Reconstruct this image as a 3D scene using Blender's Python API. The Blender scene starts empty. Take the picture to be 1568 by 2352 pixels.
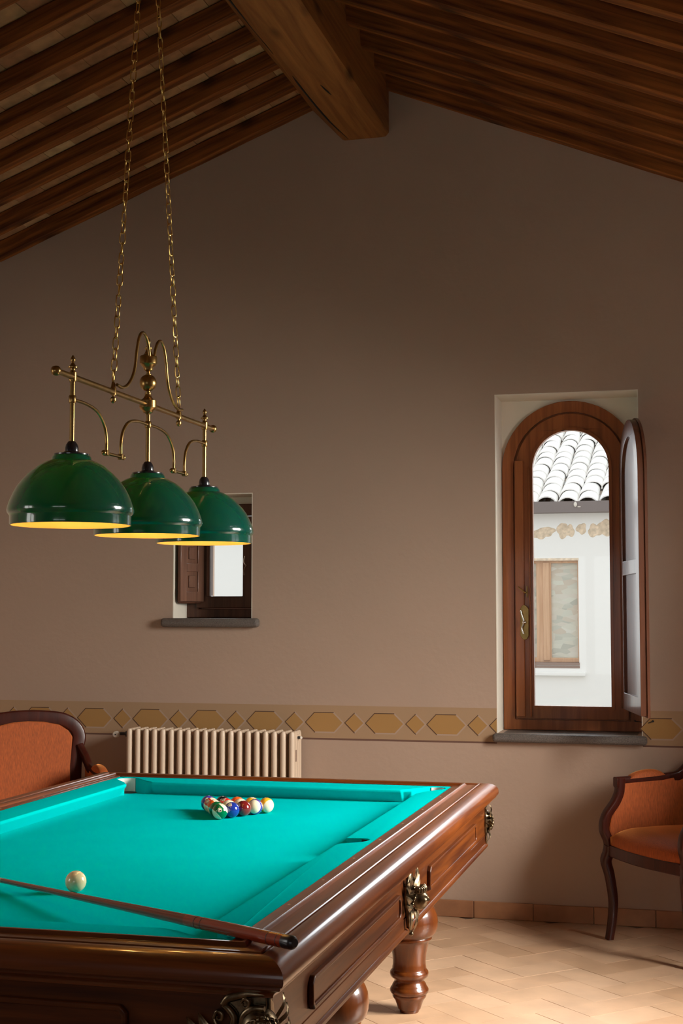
import bpy, bmesh, math, random
from mathutils import Vector, Matrix, Quaternion
from mathutils.geometry import tessellate_polygon
random.seed(7)
S = bpy.context.scene
COL = S.collection
PI = math.pi

# ------------------------------------------------------------------ camera, world, light, exposure
cam_d = bpy.data.cameras.new('camera')
cam_d.sensor_fit = 'VERTICAL'
cam_d.sensor_height = 36.0
cam_d.lens = 36.0 * 3267.0 / 2352.0
cam = bpy.data.objects.new('camera', cam_d)
COL.objects.link(cam)
yaw, tilt = math.radians(14.222), math.radians(3.975)
cam.location = (0, 0, 1.55)
cam.rotation_euler = (PI/2 + tilt, 0, yaw)
S.camera = cam

W = bpy.data.worlds.new('overcast sky')
S.world = W
W.use_nodes = True
_n = W.node_tree.nodes; _l = W.node_tree.links; _bg = _n['Background']
_bg.inputs[0].default_value = (0.90, 0.95, 1.0, 1)
_tc = _n.new('ShaderNodeTexCoord'); _dot = _n.new('ShaderNodeVectorMath'); _dot.operation = 'DOT_PRODUCT'
_gd = Vector((.06, .93, .36)).normalized(); _dot.inputs[1].default_value = _gd
_mr = _n.new('ShaderNodeMapRange'); _mr.interpolation_type = 'SMOOTHSTEP'
_mr.inputs[1].default_value = math.cos(math.radians(34)); _mr.inputs[2].default_value = math.cos(math.radians(8))
_mr.inputs[3].default_value = 1.38; _mr.inputs[4].default_value = 9.0
_l.new(_tc.outputs['Generated'], _dot.inputs[0]); _l.new(_dot.outputs['Value'], _mr.inputs[0]); _l.new(_mr.outputs[0], _bg.inputs[1])

def area(name, loc, rot, sx, sy, power, col, spread=180):
    d = bpy.data.lights.new(name, 'AREA')
    d.shape = 'RECTANGLE'; d.size = sx; d.size_y = sy; d.energy = power; d.color = col; d.spread = math.radians(spread)
    o = bpy.data.objects.new(name, d)
    COL.objects.link(o); o.location = loc; o.rotation_euler = rot
    return o
# daylight through the glazed door of the right wall and the left window, plus unseen fill lamps
area('daylight_right', (1.95, 5.25, 2.45), (0, math.radians(50), 0), 2.3, 1.9, 600, (1.0, .955, .90), 120)
def aim(v): return Vector(v).to_track_quat('-Z', 'Y').to_euler()
area('fill_lane_right', (.25, 8.35, 2.1), aim((-.75, -.6, -.15)), .8, 1.8, 60, (1.0, .98, .95))  # unseen lamp added outside to brighten the left reveal
area('fill_lane_left', (-1.75, 8.6, 2.1), aim((.75, -.6, -.15)), .8, 1.8, 45, (.86, .93, 1.0))  # unseen lamp added outside to brighten the open shutter
area('daylight_left', (-4.15, 1.9, 1.7), (0, -PI/2, 0), 1.3, 1.3, 18, (1.0, .95, .88))
area('fill_back', (-1.3, -2.35, 1.5), (PI/2, 0, 0), 2.2, 1.6, 4, (1.0, .93, .84))  # weak unseen fill lamp added behind the camera

S.view_settings.view_transform = 'Standard'
S.view_settings.look = 'None'
S.view_settings.exposure = 0.0
S.view_settings.gamma = 1.0
S.view_settings.use_curve_mapping = False

# ------------------------------------------------------------------ materials
def new_mat(name):
    m = bpy.data.materials.new(name); m.use_nodes = True
    nt = m.node_tree
    return m, nt, nt.nodes['Principled BSDF']

def plain(name, col, rough=.5, metal=0, coat=0, spec=.5, bump=0, bscale=60, var=0, vscale=8):
    m, nt, b = new_mat(name)
    b.inputs['Base Color'].default_value = (*col, 1)
    b.inputs['Roughness'].default_value = rough
    b.inputs['Metallic'].default_value = metal
    b.inputs['Coat Weight'].default_value = coat
    b.inputs['Coat Roughness'].default_value = .06
    b.inputs['Specular IOR Level'].default_value = spec
    tc = nt.nodes.new('ShaderNodeTexCoord')
    if var:
        n = nt.nodes.new('ShaderNodeTexNoise'); n.inputs['Scale'].default_value = vscale; n.inputs['Detail'].default_value = 4
        nt.links.new(tc.outputs['Object'], n.inputs['Vector'])
        r = nt.nodes.new('ShaderNodeMapRange')
        r.inputs[1].default_value = .3; r.inputs[2].default_value = .7
        r.inputs[3].default_value = 1-var; r.inputs[4].default_value = 1+var
        nt.links.new(n.outputs['Fac'], r.inputs[0])
        v = nt.nodes.new('ShaderNodeVectorMath'); v.operation = 'SCALE'
        v.inputs[0].default_value = col
        nt.links.new(r.outputs[0], v.inputs['Scale'])
        nt.links.new(v.outputs[0], b.inputs['Base Color'])
    if bump:
        n = nt.nodes.new('ShaderNodeTexNoise'); n.inputs['Scale'].default_value = bscale; n.inputs['Detail'].default_value = 5
        nt.links.new(tc.outputs['Object'], n.inputs['Vector'])
        bp = nt.nodes.new('ShaderNodeBump'); bp.inputs['Strength'].default_value = bump; bp.inputs['Distance'].default_value = .01
        nt.links.new(n.outputs['Fac'], bp.inputs['Height'])
        nt.links.new(bp.outputs['Normal'], b.inputs['Normal'])
    return m

def wood(name, c_dark, c_light, axis='X', scale=1.0, rough=.4, coat=0, streak=22, knots=False, mid=.5, spec=.25):
    """grain stretched along an object axis"""
    m, nt, b = new_mat(name)
    tc = nt.nodes.new('ShaderNodeTexCoord')
    mp = nt.nodes.new('ShaderNodeMapping')
    sc = [streak*scale]*3; sc['XYZ'.index(axis)] = 1.1*scale
    mp.inputs['Scale'].default_value = sc
    nt.links.new(tc.outputs['Object'], mp.inputs['Vector'])
    n = nt.nodes.new('ShaderNodeTexNoise'); n.inputs['Scale'].default_value = 1.6
    n.inputs['Detail'].default_value = 7; n.inputs['Roughness'].default_value = .62; n.inputs['Distortion'].default_value = .6
    nt.links.new(mp.outputs[0], n.inputs['Vector'])
    cr = nt.nodes.new('ShaderNodeValToRGB')
    cr.color_ramp.elements[0].position = mid-.2; cr.color_ramp.elements[0].color = (*c_dark, 1)
    cr.color_ramp.elements[1].position = mid+.2; cr.color_ramp.elements[1].color = (*c_light, 1)
    nt.links.new(n.outputs['Fac'], cr.inputs[0])
    out = cr.outputs[0]
    if knots:
        mp2 = nt.nodes.new('ShaderNodeMapping'); s2 = [6.0]*3; s2['XYZ'.index(axis)] = 2.2
        mp2.inputs['Scale'].default_value = s2
        nt.links.new(tc.outputs['Object'], mp2.inputs['Vector'])
        vo = nt.nodes.new('ShaderNodeTexVoronoi'); vo.inputs['Scale'].default_value = 1.0
        nt.links.new(mp2.outputs[0], vo.inputs['Vector'])
        r2 = nt.nodes.new('ShaderNodeValToRGB')
        r2.color_ramp.elements[0].position = .06; r2.color_ramp.elements[0].color = (.12, .10, .10, 1)
        r2.color_ramp.elements[1].position = .22; r2.color_ramp.elements[1].color = (1, 1, 1, 1)
        nt.links.new(vo.outputs['Distance'], r2.inputs[0])
        mx = nt.nodes.new('ShaderNodeMix'); mx.data_type = 'RGBA'; mx.blend_type = 'MULTIPLY'; mx.inputs[0].default_value = .85
        nt.links.new(out, mx.inputs[6]); nt.links.new(r2.outputs[0], mx.inputs[7])
        out = mx.outputs[2]
    nt.links.new(out, b.inputs['Base Color'])
    b.inputs['Roughness'].default_value = rough
    b.inputs['Coat Weight'].default_value = coat; b.inputs['Coat Roughness'].default_value = .10
    b.inputs['Specular IOR Level'].default_value = spec
    bp = nt.nodes.new('ShaderNodeBump'); bp.inputs['Strength'].default_value = .12; bp.inputs['Distance'].default_value = .004
    nt.links.new(n.outputs['Fac'], bp.inputs['Height'])
    nt.links.new(bp.outputs['Normal'], b.inputs['Normal'])
    return m

def island(name, cols, rough=.6, noise=.12, nscale=14, coat=0, bump=.15):
    """every separate piece (tile) of the mesh takes its own tone"""
    m, nt, b = new_mat(name)
    g = nt.nodes.new('ShaderNodeNewGeometry')
    cr = nt.nodes.new('ShaderNodeValToRGB'); cr.color_ramp.interpolation = 'LINEAR'
    while len(cr.color_ramp.elements) < len(cols): cr.color_ramp.elements.new(.5)
    for i, c in enumerate(cols):
        cr.color_ramp.elements[i].position = i/(len(cols)-1); cr.color_ramp.elements[i].color = (*c, 1)
    nt.links.new(g.outputs['Random Per Island'], cr.inputs[0])
    tc = nt.nodes.new('ShaderNodeTexCoord')
    n = nt.nodes.new('ShaderNodeTexNoise'); n.inputs['Scale'].default_value = nscale; n.inputs['Detail'].default_value = 6
    nt.links.new(tc.outputs['Object'], n.inputs['Vector'])
    r = nt.nodes.new('ShaderNodeMapRange'); r.inputs[1].default_value = .3; r.inputs[2].default_value = .7
    r.inputs[3].default_value = 1-noise; r.inputs[4].default_value = 1+noise
    nt.links.new(n.outputs['Fac'], r.inputs[0])
    v = nt.nodes.new('ShaderNodeVectorMath'); v.operation = 'SCALE'
    nt.links.new(cr.outputs[0], v.inputs[0]); nt.links.new(r.outputs[0], v.inputs['Scale'])
    nt.links.new(v.outputs[0], b.inputs['Base Color'])
    b.inputs['Roughness'].default_value = rough; b.inputs['Coat Weight'].default_value = coat
    b.inputs['Coat Roughness'].default_value = .35
    bp = nt.nodes.new('ShaderNodeBump'); bp.inputs['Strength'].default_value = bump; bp.inputs['Distance'].default_value = .004
    nt.links.new(n.outputs['Fac'], bp.inputs['Height']); nt.links.new(bp.outputs['Normal'], b.inputs['Normal'])
    return m

def fabric(name, col, scale=260, bump=.5, sheen=.3):
    m, nt, b = new_mat(name)
    tc = nt.nodes.new('ShaderNodeTexCoord')
    mp = nt.nodes.new('ShaderNodeMapping'); mp.inputs['Scale'].default_value = (scale, scale, scale*.16)
    nt.links.new(tc.outputs['Object'], mp.inputs['Vector'])
    n = nt.nodes.new('ShaderNodeTexNoise'); n.inputs['Scale'].default_value = 1; n.inputs['Detail'].default_value = 3
    nt.links.new(mp.outputs[0], n.inputs['Vector'])
    r = nt.nodes.new('ShaderNodeMapRange'); r.inputs[1].default_value = .3; r.inputs[2].default_value = .7
    r.inputs[3].default_value = .72; r.inputs[4].default_value = 1.25
    nt.links.new(n.outputs['Fac'], r.inputs[0])
    v = nt.nodes.new('ShaderNodeVectorMath'); v.operation = 'SCALE'; v.inputs[0].default_value = col
    nt.links.new(r.outputs[0], v.inputs['Scale']); nt.links.new(v.outputs[0], b.inputs['Base Color'])
    b.inputs['Roughness'].default_value = .75; b.inputs['Sheen Weight'].default_value = sheen
    b.inputs['Sheen Roughness'].default_value = .35; b.inputs['Sheen Tint'].default_value = (1, .42, .12, 1)
    bp = nt.nodes.new('ShaderNodeBump'); bp.inputs['Strength'].default_value = bump; bp.inputs['Distance'].default_value = .001
    nt.links.new(n.outputs['Fac'], bp.inputs['Height']); nt.links.new(bp.outputs['Normal'], b.inputs['Normal'])
    return m

def glass_mat():
    m = bpy.data.materials.new('window glass'); m.use_nodes = True
    nt = m.node_tree; nt.nodes.clear()
    o = nt.nodes.new('ShaderNodeOutputMaterial'); mx = nt.nodes.new('ShaderNodeMixShader')
    t = nt.nodes.new('ShaderNodeBsdfTransparent'); g = nt.nodes.new('ShaderNodeBsdfGlossy')
    g.inputs['Roughness'].default_value = .02; t.inputs[0].default_value = (.96, .97, .96, 1)
    f = nt.nodes.new('ShaderNodeFresnel'); f.inputs[0].default_value = 1.3
    nt.links.new(f.outputs[0], mx.inputs[0]); nt.links.new(t.outputs[0], mx.inputs[1]); nt.links.new(g.outputs[0], mx.inputs[2])
    nt.links.new(mx.outputs[0], o.inputs[0])
    return m

def shade_mat(name, col, trans, rough, coat, tw):
    m, nt, b = new_mat(name)
    b.inputs['Base Color'].default_value = (*col, 1); b.inputs['Roughness'].default_value = rough
    b.inputs['Coat Weight'].default_value = coat; b.inputs['Coat Roughness'].default_value = .015
    tl = nt.nodes.new('ShaderNodeBsdfTranslucent'); tl.inputs[0].default_value = (*trans, 1)
    mx = nt.nodes.new('ShaderNodeMixShader'); mx.inputs[0].default_value = tw
    nt.links.new(b.outputs[0], mx.inputs[1]); nt.links.new(tl.outputs[0], mx.inputs[2])
    nt.links.new(mx.outputs[0], nt.nodes['Material Output'].inputs[0])
    return m

def emit(name, col, s):
    m = bpy.data.materials.new(name); m.use_nodes = True
    nt = m.node_tree; nt.nodes.clear()
    o = nt.nodes.new('ShaderNodeOutputMaterial'); e = nt.nodes.new('ShaderNodeEmission')
    e.inputs[0].default_value = (*col, 1); e.inputs[1].default_value = s
    nt.links.new(e.outputs[0], o.inputs[0]); return m

M = {
 'plaster': plain('beige plaster', (.42, .295, .222), .9, bump=.12, bscale=35, var=.035, vscale=1.3),
 'reveal': plain('pale daylit plaster', (.80, .73, .62), .9, bump=.1, bscale=40),  # same paint as the walls, window daylight put into the paler colour
 'terracotta_floor': island('terracotta floor tiles', [(.41, .245, .142), (.47, .292, .177), (.51, .325, .205), (.44, .265, .158)], .42, .12, 7, .35),
 'grout': plain('floor grout', (.38, .25, .16), .9),
 'terracotta_roof': island('clay ceiling tiles', [(.31, .125, .045), (.43, .235, .105), (.35, .15, .062), (.54, .36, .18), (.38, .175, .075)], .85, .22, 16),
 'skirting': island('terracotta skirting tiles', [(.30, .13, .06), (.40, .19, .09), (.34, .15, .07)], .6, .15, 12),
 'rafter': wood('rafter wood', (.045, .008, .0025), (.36, .115, .020), 'X', .8, .7, knots=True),
 'beam': wood('ridge beam wood', (.16, .055, .014), (.40, .165, .042), 'Y', .6, .6, knots=True),
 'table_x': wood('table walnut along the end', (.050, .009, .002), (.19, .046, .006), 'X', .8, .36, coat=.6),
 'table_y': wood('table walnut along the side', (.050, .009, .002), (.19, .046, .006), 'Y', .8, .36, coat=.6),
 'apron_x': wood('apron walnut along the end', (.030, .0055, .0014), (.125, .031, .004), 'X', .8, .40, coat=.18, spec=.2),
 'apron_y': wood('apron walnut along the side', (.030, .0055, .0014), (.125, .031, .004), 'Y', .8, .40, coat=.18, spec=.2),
 'table_z': wood('turned walnut', (.040, .008, .002), (.15, .038, .006), 'Z', .5, .3, coat=.7),
 'window_wood': wood('window frame wood', (.21, .062, .018), (.40, .13, .040), 'Z', .9, .42, coat=.3),
 'small_window_wood': wood('small window wood', (.07, .028, .016), (.15, .06, .034), 'Z', .9, .42, coat=.3),
 'shutter_wood': wood('shutter wood', (.10, .035, .018), (.19, .07, .036), 'Z', .9, .33, coat=.5),
 'mahogany': wood('dark mahogany', (.028, .005, .003), (.065, .012, .006), 'Z', .8, .3, coat=.15),
 'cloth': plain('teal baize', (.0, .50, .50), 1, spec=.0, bump=.25, bscale=900, var=.04, vscale=3),
 'cushion': plain('teal cushion baize', (.0, .48, .48), 1, spec=.0, bump=.25, bscale=900),
 'liner': plain('pale pocket liner', (.62, .60, .56), .4),
 'black': plain('black of holes and linings', (.008, .008, .008), .7),
 'rubber': plain('black rubber', (.012, .012, .014), .35, coat=.3),
 'brass': plain('antique brass', (.36, .22, .075), .30, metal=1, var=.15, vscale=40),
 'chain': plain('bright brass chain', (.62, .40, .12), .28, metal=1),
 'bronze': plain('bronze casting', (.20, .145, .085), .32, metal=1, var=.5, vscale=60),
 'stone': plain('grey sill stone', (.13, .105, .09), .55, bump=.5, bscale=300, var=.4, vscale=220),
 'orange': fabric('orange upholstery', (.35, .070, .007), sheen=1.0),
 'radiator': plain('cream radiator enamel', (.60, .46, .34), .4, coat=.2),
 'white_plastic': plain('white plastic', (.7, .64, .56), .4),
 'glass': glass_mat(),
 'bakelite': plain('black bakelite', (.010, .010, .014), .25, coat=.6),
 'shade_out': shade_mat('green cased glass', (.0, .052, .043), (.002, .40, .045), .16, 1.0, .14),
 'shade_in': shade_mat('bulb-toned inner glass', (.90, .60, .20), (.9, .7, .3), .5, 0, .22),  # white glass coloured orange, the bulb's glow put into its colour
 'bulb': emit('lit bulb', (1, .62, .22), 9),
 'facade': plain('whitewashed facade', (.86, .85, .82), .95, bump=.2, bscale=8),
 'facade_stone': plain('exposed facade stone', (.72, .58, .43), .95, bump=.6, bscale=30, var=.25, vscale=22),
 'outdoor_wood': wood('pale oak outside', (.50, .28, .15), (.66, .42, .26), 'Z', .8, .7),
 'outdoor_trim': plain('brown outdoor trim', (.26, .17, .13), .7),
 'gutter': plain('grey brown gutter', (.20, .165, .155), .6),
 'coppi': island('pale roof tiles', [(.80, .77, .73), (.90, .87, .84), (.84, .80, .75)], .9, .05, 8),
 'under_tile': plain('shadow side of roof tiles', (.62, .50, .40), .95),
 'band': plain('painted frieze ground', (.37, .235, .135), .9),
 'hex': plain('ochre frieze fill', (.37, .20, .065), .9),
 'dark_line': plain('dark frieze line', (.10, .05, .028), .9),
 'brown_line': plain('brown frieze border', (.15, .075, .052), .9),
 'light_line': plain('light frieze line', (.40, .28, .205), .9),
 'cue_butt': wood('polished red cue wood', (.22, .022, .007), (.36, .045, .012), 'X', 1.0, .25, coat=.8, streak=60),
 'cue_shaft': wood('brown cue wood', (.15, .022, .009), (.23, .040, .014), 'X', 1.0, .25, coat=.6, streak=60),
 'cream': plain('cream cue ferrule', (.6, .48, .3), .35),
 'diamond': plain('small inlay', (.60, .40, .22), .35),
 'steel': plain('polished steel', (.75, .72, .66), .18, metal=1),
 'earth': plain('outdoor ground', (.55, .52, .47), .95),
}
def pane_reflection():  # reflection of a stone wall painted as the pane's colour
    m, nt, b = new_mat('stone wall reflection on the far pane')
    tc = nt.nodes.new('ShaderNodeTexCoord')
    mp = nt.nodes.new('ShaderNodeMapping'); mp.inputs['Scale'].default_value = (7, 7, 17)
    nt.links.new(tc.outputs['Object'], mp.inputs['Vector'])
    vo = nt.nodes.new('ShaderNodeTexVoronoi'); vo.inputs['Scale'].default_value = 1.3
    nt.links.new(mp.outputs[0], vo.inputs['Vector'])
    cr = nt.nodes.new('ShaderNodeValToRGB')
    for i, (p, c) in enumerate([(0, (.42, .42, .36)), (.35, (.60, .60, .51)), (.6, (.54, .47, .38)), (1, (.64, .63, .56))]):
        e = cr.color_ramp.elements[i] if i < 2 else cr.color_ramp.elements.new(p)
        e.position = p; e.color = (*c, 1)
    sx = nt.nodes.new('ShaderNodeSeparateColor'); nt.links.new(vo.outputs['Color'], sx.inputs[0])
    nt.links.new(sx.outputs[0], cr.inputs[0]); nt.links.new(cr.outputs[0], b.inputs['Base Color'])
    b.inputs['Roughness'].default_value = .9
    return m
M['far_reflection'] = pane_reflection()

# ------------------------------------------------------------------ mesh helpers
def obj(name, bm, mat, parent=None, smooth=40, bevel=0, seg=2, loc=None, world=False):
    """one mesh object; world=True: the shape is in world coordinates, moved under the parent's location"""
    if world and parent is not None:
        r = parent
        while r.parent: r = r.parent
        bmesh.ops.translate(bm, verts=bm.verts, vec=-Vector(r.location))
    elif world and loc is not None:
        bmesh.ops.translate(bm, verts=bm.verts, vec=-Vector(loc))
    bmesh.ops.remove_doubles(bm, verts=bm.verts, dist=1e-6)
    bmesh.ops.recalc_face_normals(bm, faces=bm.faces)
    me = bpy.data.meshes.new(name); bm.to_mesh(me); bm.free()
    for x in (mat if isinstance(mat, (list, tuple)) else [mat]): me.materials.append(M[x] if isinstance(x, str) else x)
    if smooth:
        me.shade_smooth(); me.set_sharp_from_angle(angle=math.radians(smooth))
    o = bpy.data.objects.new(name, me); COL.objects.link(o)
    if parent is not None: o.parent = parent
    elif loc is not None: o.location = loc
    if bevel:
        b = o.modifiers.new('bevel', 'BEVEL'); b.width = bevel; b.segments = seg; b.limit_method = 'ANGLE'; b.angle_limit = math.radians(35)
        b.harden_normals = False
    return o

def empty(name, loc=(0, 0, 0), rz=0):
    o = bpy.data.objects.new(name, None); o.empty_display_size = .1
    COL.objects.link(o); o.location = loc; o.rotation_euler = (0, 0, rz); return o

def tag(o, label=None, cat=None, group=None, kind=None):
    if label: o['label'] = label
    if cat: o['category'] = cat
    if group: o['group'] = group
    if kind: o['kind'] = kind
    return o

def box(bm, x0, x1, y0, y1, z0, z1):
    v = [bm.verts.new((x, y, z)) for x in (x0, x1) for y in (y0, y1) for z in (z0, z1)]
    for f in ((0, 1, 3, 2), (4, 6, 7, 5), (0, 4, 5, 1), (2, 3, 7, 6), (0, 2, 6, 4), (1, 5, 7, 3)):
        bm.faces.new([v[i] for i in f])
    return v

def plate(bm, outline, holes, f, d0, d1, mi=0):
    """flat shape (outline, holes in 2D) swept from depth d0 to d1; f(u,v,d)->xyz"""
    loops = [outline] + list(holes)
    tris = tessellate_polygon([[Vector((p[0], p[1], 0)) for p in l] for l in loops])
    flat = [p for l in loops for p in l]
    va = [bm.verts.new(f(p[0], p[1], d0)) for p in flat]
    vb = [bm.verts.new(f(p[0], p[1], d1)) for p in flat]
    fs = []
    for t in tris:
        for vs in ([va[i] for i in t], [vb[i] for i in reversed(t)]):
            try: fs.append(bm.faces.new(vs))
            except ValueError: pass
    k = 0
    for l in loops:
        n = len(l)
        for i in range(n):
            a, b = k+i, k+(i+1) % n
            fs.append(bm.faces.new([va[a], va[b], vb[b], vb[a]]))
        k += n
    for q in fs: q.material_index = mi
XZ = lambda u, v, d: (u, d, v)
YZ = lambda u, v, d: (d, u, v)
XY = lambda u, v, d: (u, v, d)

def lathe(bm, prof, c=(0, 0, 0), n=32, axis='Z', cap=True):
    rings = []
    for r, h in prof:
        ring = []
        for i in range(n):
            a = 2*PI*i/n
            p = (r*math.cos(a), r*math.sin(a), h)
            if axis == 'Y': p = (p[0], p[2], p[1])
            if axis == 'X': p = (p[2], p[0], p[1])
            ring.append(bm.verts.new((p[0]+c[0], p[1]+c[1], p[2]+c[2])))
        rings.append(ring)
    for a, b in zip(rings, rings[1:]):
        for i in range(n): bm.faces.new([a[i], a[(i+1) % n], b[(i+1) % n], b[i]])
    if cap:
        for ring in (rings[0], rings[-1]):
            bm.faces.new(ring)

def smooth_path(pts, k=6):
    """Catmull-Rom through the points"""
    P = [Vector(p) for p in pts]; out = []
    for i in range(len(P)-1):
        p0 = P[i-1] if i else P[0]*2-P[1]; p1, p2 = P[i], P[i+1]
        p3 = P[i+2] if i+2 < len(P) else P[-1]*2-P[-2]
        for j in range(k):
            t = j/k
            out.append(.5*((2*p1)+(-p0+p2)*t+(2*p0-5*p1+4*p2-p3)*t*t+(-p0+3*p1-3*p2+p3)*t**3))
    out.append(P[-1]); return out

def frames(path, up=None, closed=False):
    n = len(path); T = []
    for i in range(n):
        a = path[(i-1) % n] if (i or closed) else path[0]
        b = path[(i+1) % n] if (i < n-1 or closed) else path[-1]
        T.append((b-a).normalized())
    fr = []
    if up is None:
        up0 = Vector((0, 0, 1)) if abs(T[0].z) < .9 else Vector((1, 0, 0))
    for i in range(n):
        u = Vector(up) if up is not None else up0
        s = T[i].cross(u)
        if s.length < 1e-6: s = Vector((1, 0, 0))
        s.normalize(); w = s.cross(T[i]).normalized()
        if up is None: up0 = w
        fr.append((s, w))
    return fr

def sweep(bm, path, sect, up=None, closed=False, scale=None):
    """sect: list of (a,b) in the (side, up) frame; scale: per path point"""
    path = [Vector(p) for p in path]
    fr = frames(path, up, closed); rings = []
    for i, p in enumerate(path):
        k = scale[i] if scale else 1
        if not isinstance(k, (tuple, list)): k = (k, k)
        rings.append([bm.verts.new(p + fr[i][0]*a*k[0] + fr[i][1]*b*k[1]) for a, b in sect])
    m = len(sect); n = len(rings)
    for i in range(n if closed else n-1):
        a, b = rings[i], rings[(i+1) % n]
        for j in range(m): bm.faces.new([a[j], a[(j+1) % m], b[(j+1) % m], b[j]])
    if not closed:
        bm.faces.new(rings[0]); bm.faces.new(rings[-1])

def circ(r, n=12): return [(r*math.cos(2*PI*i/n), r*math.sin(2*PI*i/n)) for i in range(n)]
def rrect(w, h, r=None, k=3):
    r = r or min(w, h)*.25; out = []
    for cx, cy, a0 in ((w/2-r, h/2-r, 0), (-w/2+r, h/2-r, 90), (-w/2+r, -h/2+r, 180), (w/2-r, -h/2+r, 270)):
        for i in range(k+1):
            a = math.radians(a0+90*i/k); out.append((cx+r*math.cos(a), cy+r*math.sin(a)))
    return out
def tube(bm, path, r, n=12, closed=False, up=None, scale=None): sweep(bm, path, circ(r, n), up, closed, scale)

def ball(bm, c, r, n=16, sc=(1, 1, 1)):
    g = bmesh.ops.create_uvsphere(bm, u_segments=n, v_segments=max(6, n*3//4), radius=r)
    bmesh.ops.scale(bm, verts=g['verts'], vec=sc); bmesh.ops.translate(bm, verts=g['verts'], vec=c)
    return g['verts']

def arch(cx, r, zc, zb, n=28):
    """outline: two sides from zb up to zc and a half circle over them"""
    return [(cx-r, zb), (cx+r, zb)] + [(cx+r*math.cos(PI*i/n), zc+r*math.sin(PI*i/n)) for i in range(n+1)]
def rect(x0, x1, z0, z1): return [(x0, z0), (x1, z0), (x1, z1), (x0, z1)]

# ------------------------------------------------------------------ room shell
XL, XR, YF, YB = -3.85, 1.20, -2.0, 7.27
RX, RZ = -1.70, 4.37              # ridge line on the rafters' undersides
SL, SR = .3915, .404
HR = .10                          # height of a rafter
def rz_(x, h=0): return RZ + h - (SL*(RX-x) if x < RX else SR*(x-RX))
WT = .42
def gable(x0, x1, h=HR): return [(x0, -.0), (x1, -.0), (x1, rz_(x1, h)), (RX, rz_(RX, h)), (x0, rz_(x0, h))]

WX0, WX1, WZ0, WZ1 = -1.027, -.300, .930, 2.665      # arched window's recess
SX0, SX1, SZ0, SZ1 = -2.786, -2.335, 1.510, 2.183    # small window's recess
bm = bmesh.new()
plate(bm, gable(XL, XR), [rect(WX0, WX1, WZ0, WZ1), rect(SX0, SX1, SZ0, SZ1)], XZ, YB, YB+.25)
wall_back = tag(obj('wall_back', bm, 'plaster', smooth=0), kind='structure')
wall_back['label'] = 'end wall of beige plaster under the gable with two windows'
AX, AR, AZ = -.6635, .3565, 2.295
# outer leaf of the wall with the arched opening and the small opening, closing the recess behind the frames
bm = bmesh.new()
plate(bm, gable(XL, XR), [arch(AX, AR-.03, AZ, .96), rect(SX0+.09, SX1-.05, SZ0+.06, SZ1-.1)], XZ, YB+.25, YB+WT)
obj('wall_back_outer', bm, 'plaster', parent=wall_back, smooth=0)
# pale daylit plaster of the recess (reveal lining)
def reveal(x0, x1, z0, z1, name):
    bm = bmesh.new(); t = .004
    plate(bm, [(x0-.0, z0), (x0+t, z0), (x0+t, z1-t), (x1-t, z1-t), (x1-t, z0), (x1, z0), (x1, z1), (x0, z1)], [], XZ, YB-.0008, YB+.249)
    obj(name, bm, 'reveal', parent=wall_back, smooth=0)
reveal(WX0, WX1, WZ0, WZ1, 'window_reveal')
reveal(SX0, SX1, SZ0, SZ1, 'window_reveal')
bm = bmesh.new()
plate(bm, rect(WX0+.004, WX1-.004, WZ0, WZ1-.004), [arch(AX, AR-.02, AZ, WZ0+.002)], XZ, YB+.235, YB+.2495)
obj('arch_surround', bm, 'reveal', parent=wall_back, smooth=0)

bm = bmesh.new()
plate(bm, rect(YF, YB, 0, rz_(XL, HR)), [rect(1.3, 2.5, 1.05, 2.35)], YZ, XL, XL-.3)
tag(obj('wall_left', bm, 'plaster', smooth=0), kind='structure')
bm = bmesh.new()
plate(bm, rect(YF, YB, 0, rz_(XR, HR)), [rect(4.6, 5.9, .04, 2.75)], YZ, XR, XR+.3)
tag(obj('wall_right', bm, 'plaster', smooth=0), kind='structure')
bm = bmesh.new()
plate(bm, gable(XL, XR), [rect(-2.5, -.1, .7, 2.3)], XZ, YF, YF-.3)
tag(obj('wall_front', bm, 'plaster', smooth=0), kind='structure')

# floor: clay tiles laid in a 45 degree herringbone over the bed
bm = bmesh.new(); box(bm, XL-.3, XR+.3, YF-.3, YB+.4, -.2, -.006)
floor = tag(obj('floor', bm, 'grout', smooth=0), kind='structure')
floor['label'] = 'floor of pale terracotta tiles laid in herringbone'
bm = bmesh.new(); T = .150; G = .0010
c45 = math.cos(PI/4)
def tile(u0, u1, v0, v1):
    pts = [((u0*T+G), (v0*T+G)), ((u1*T-G), (v0*T+G)), ((u1*T-G), (v1*T-G)), ((u0*T+G), (v1*T-G))]
    P = [(-.762 + (u-v)*c45, 5.948 + (u+v)*c45) for u, v in pts]
    cx = sum(p[0] for p in P)/4; cy = sum(p[1] for p in P)/4
    if not (XL-.1 < cx < XR+.1 and YF-.1 < cy < YB+.1): return
    hgt = random.uniform(-.0012, .0)
    vt = [bm.verts.new((x, y, hgt)) for x, y in P]; vb = [bm.verts.new((x, y, -.008)) for x, y in P]
    bm.faces.new(vt)
    for i in range(4): bm.faces.new([vt[i], vb[i], vb[(i+1) % 4], vt[(i+1) % 4]])
for a in range(-80, 80):
    for b in range(-40, 40):
        u, v = a+2*b, a-2*b
        if abs(u) > 75 or abs(v) > 75: continue
        tile(u, u+2, v, v+1); tile(u+2, u+3, v-1, v+1)
obj('floor_tiles', bm, 'terracotta_floor', parent=floor, smooth=0)

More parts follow.
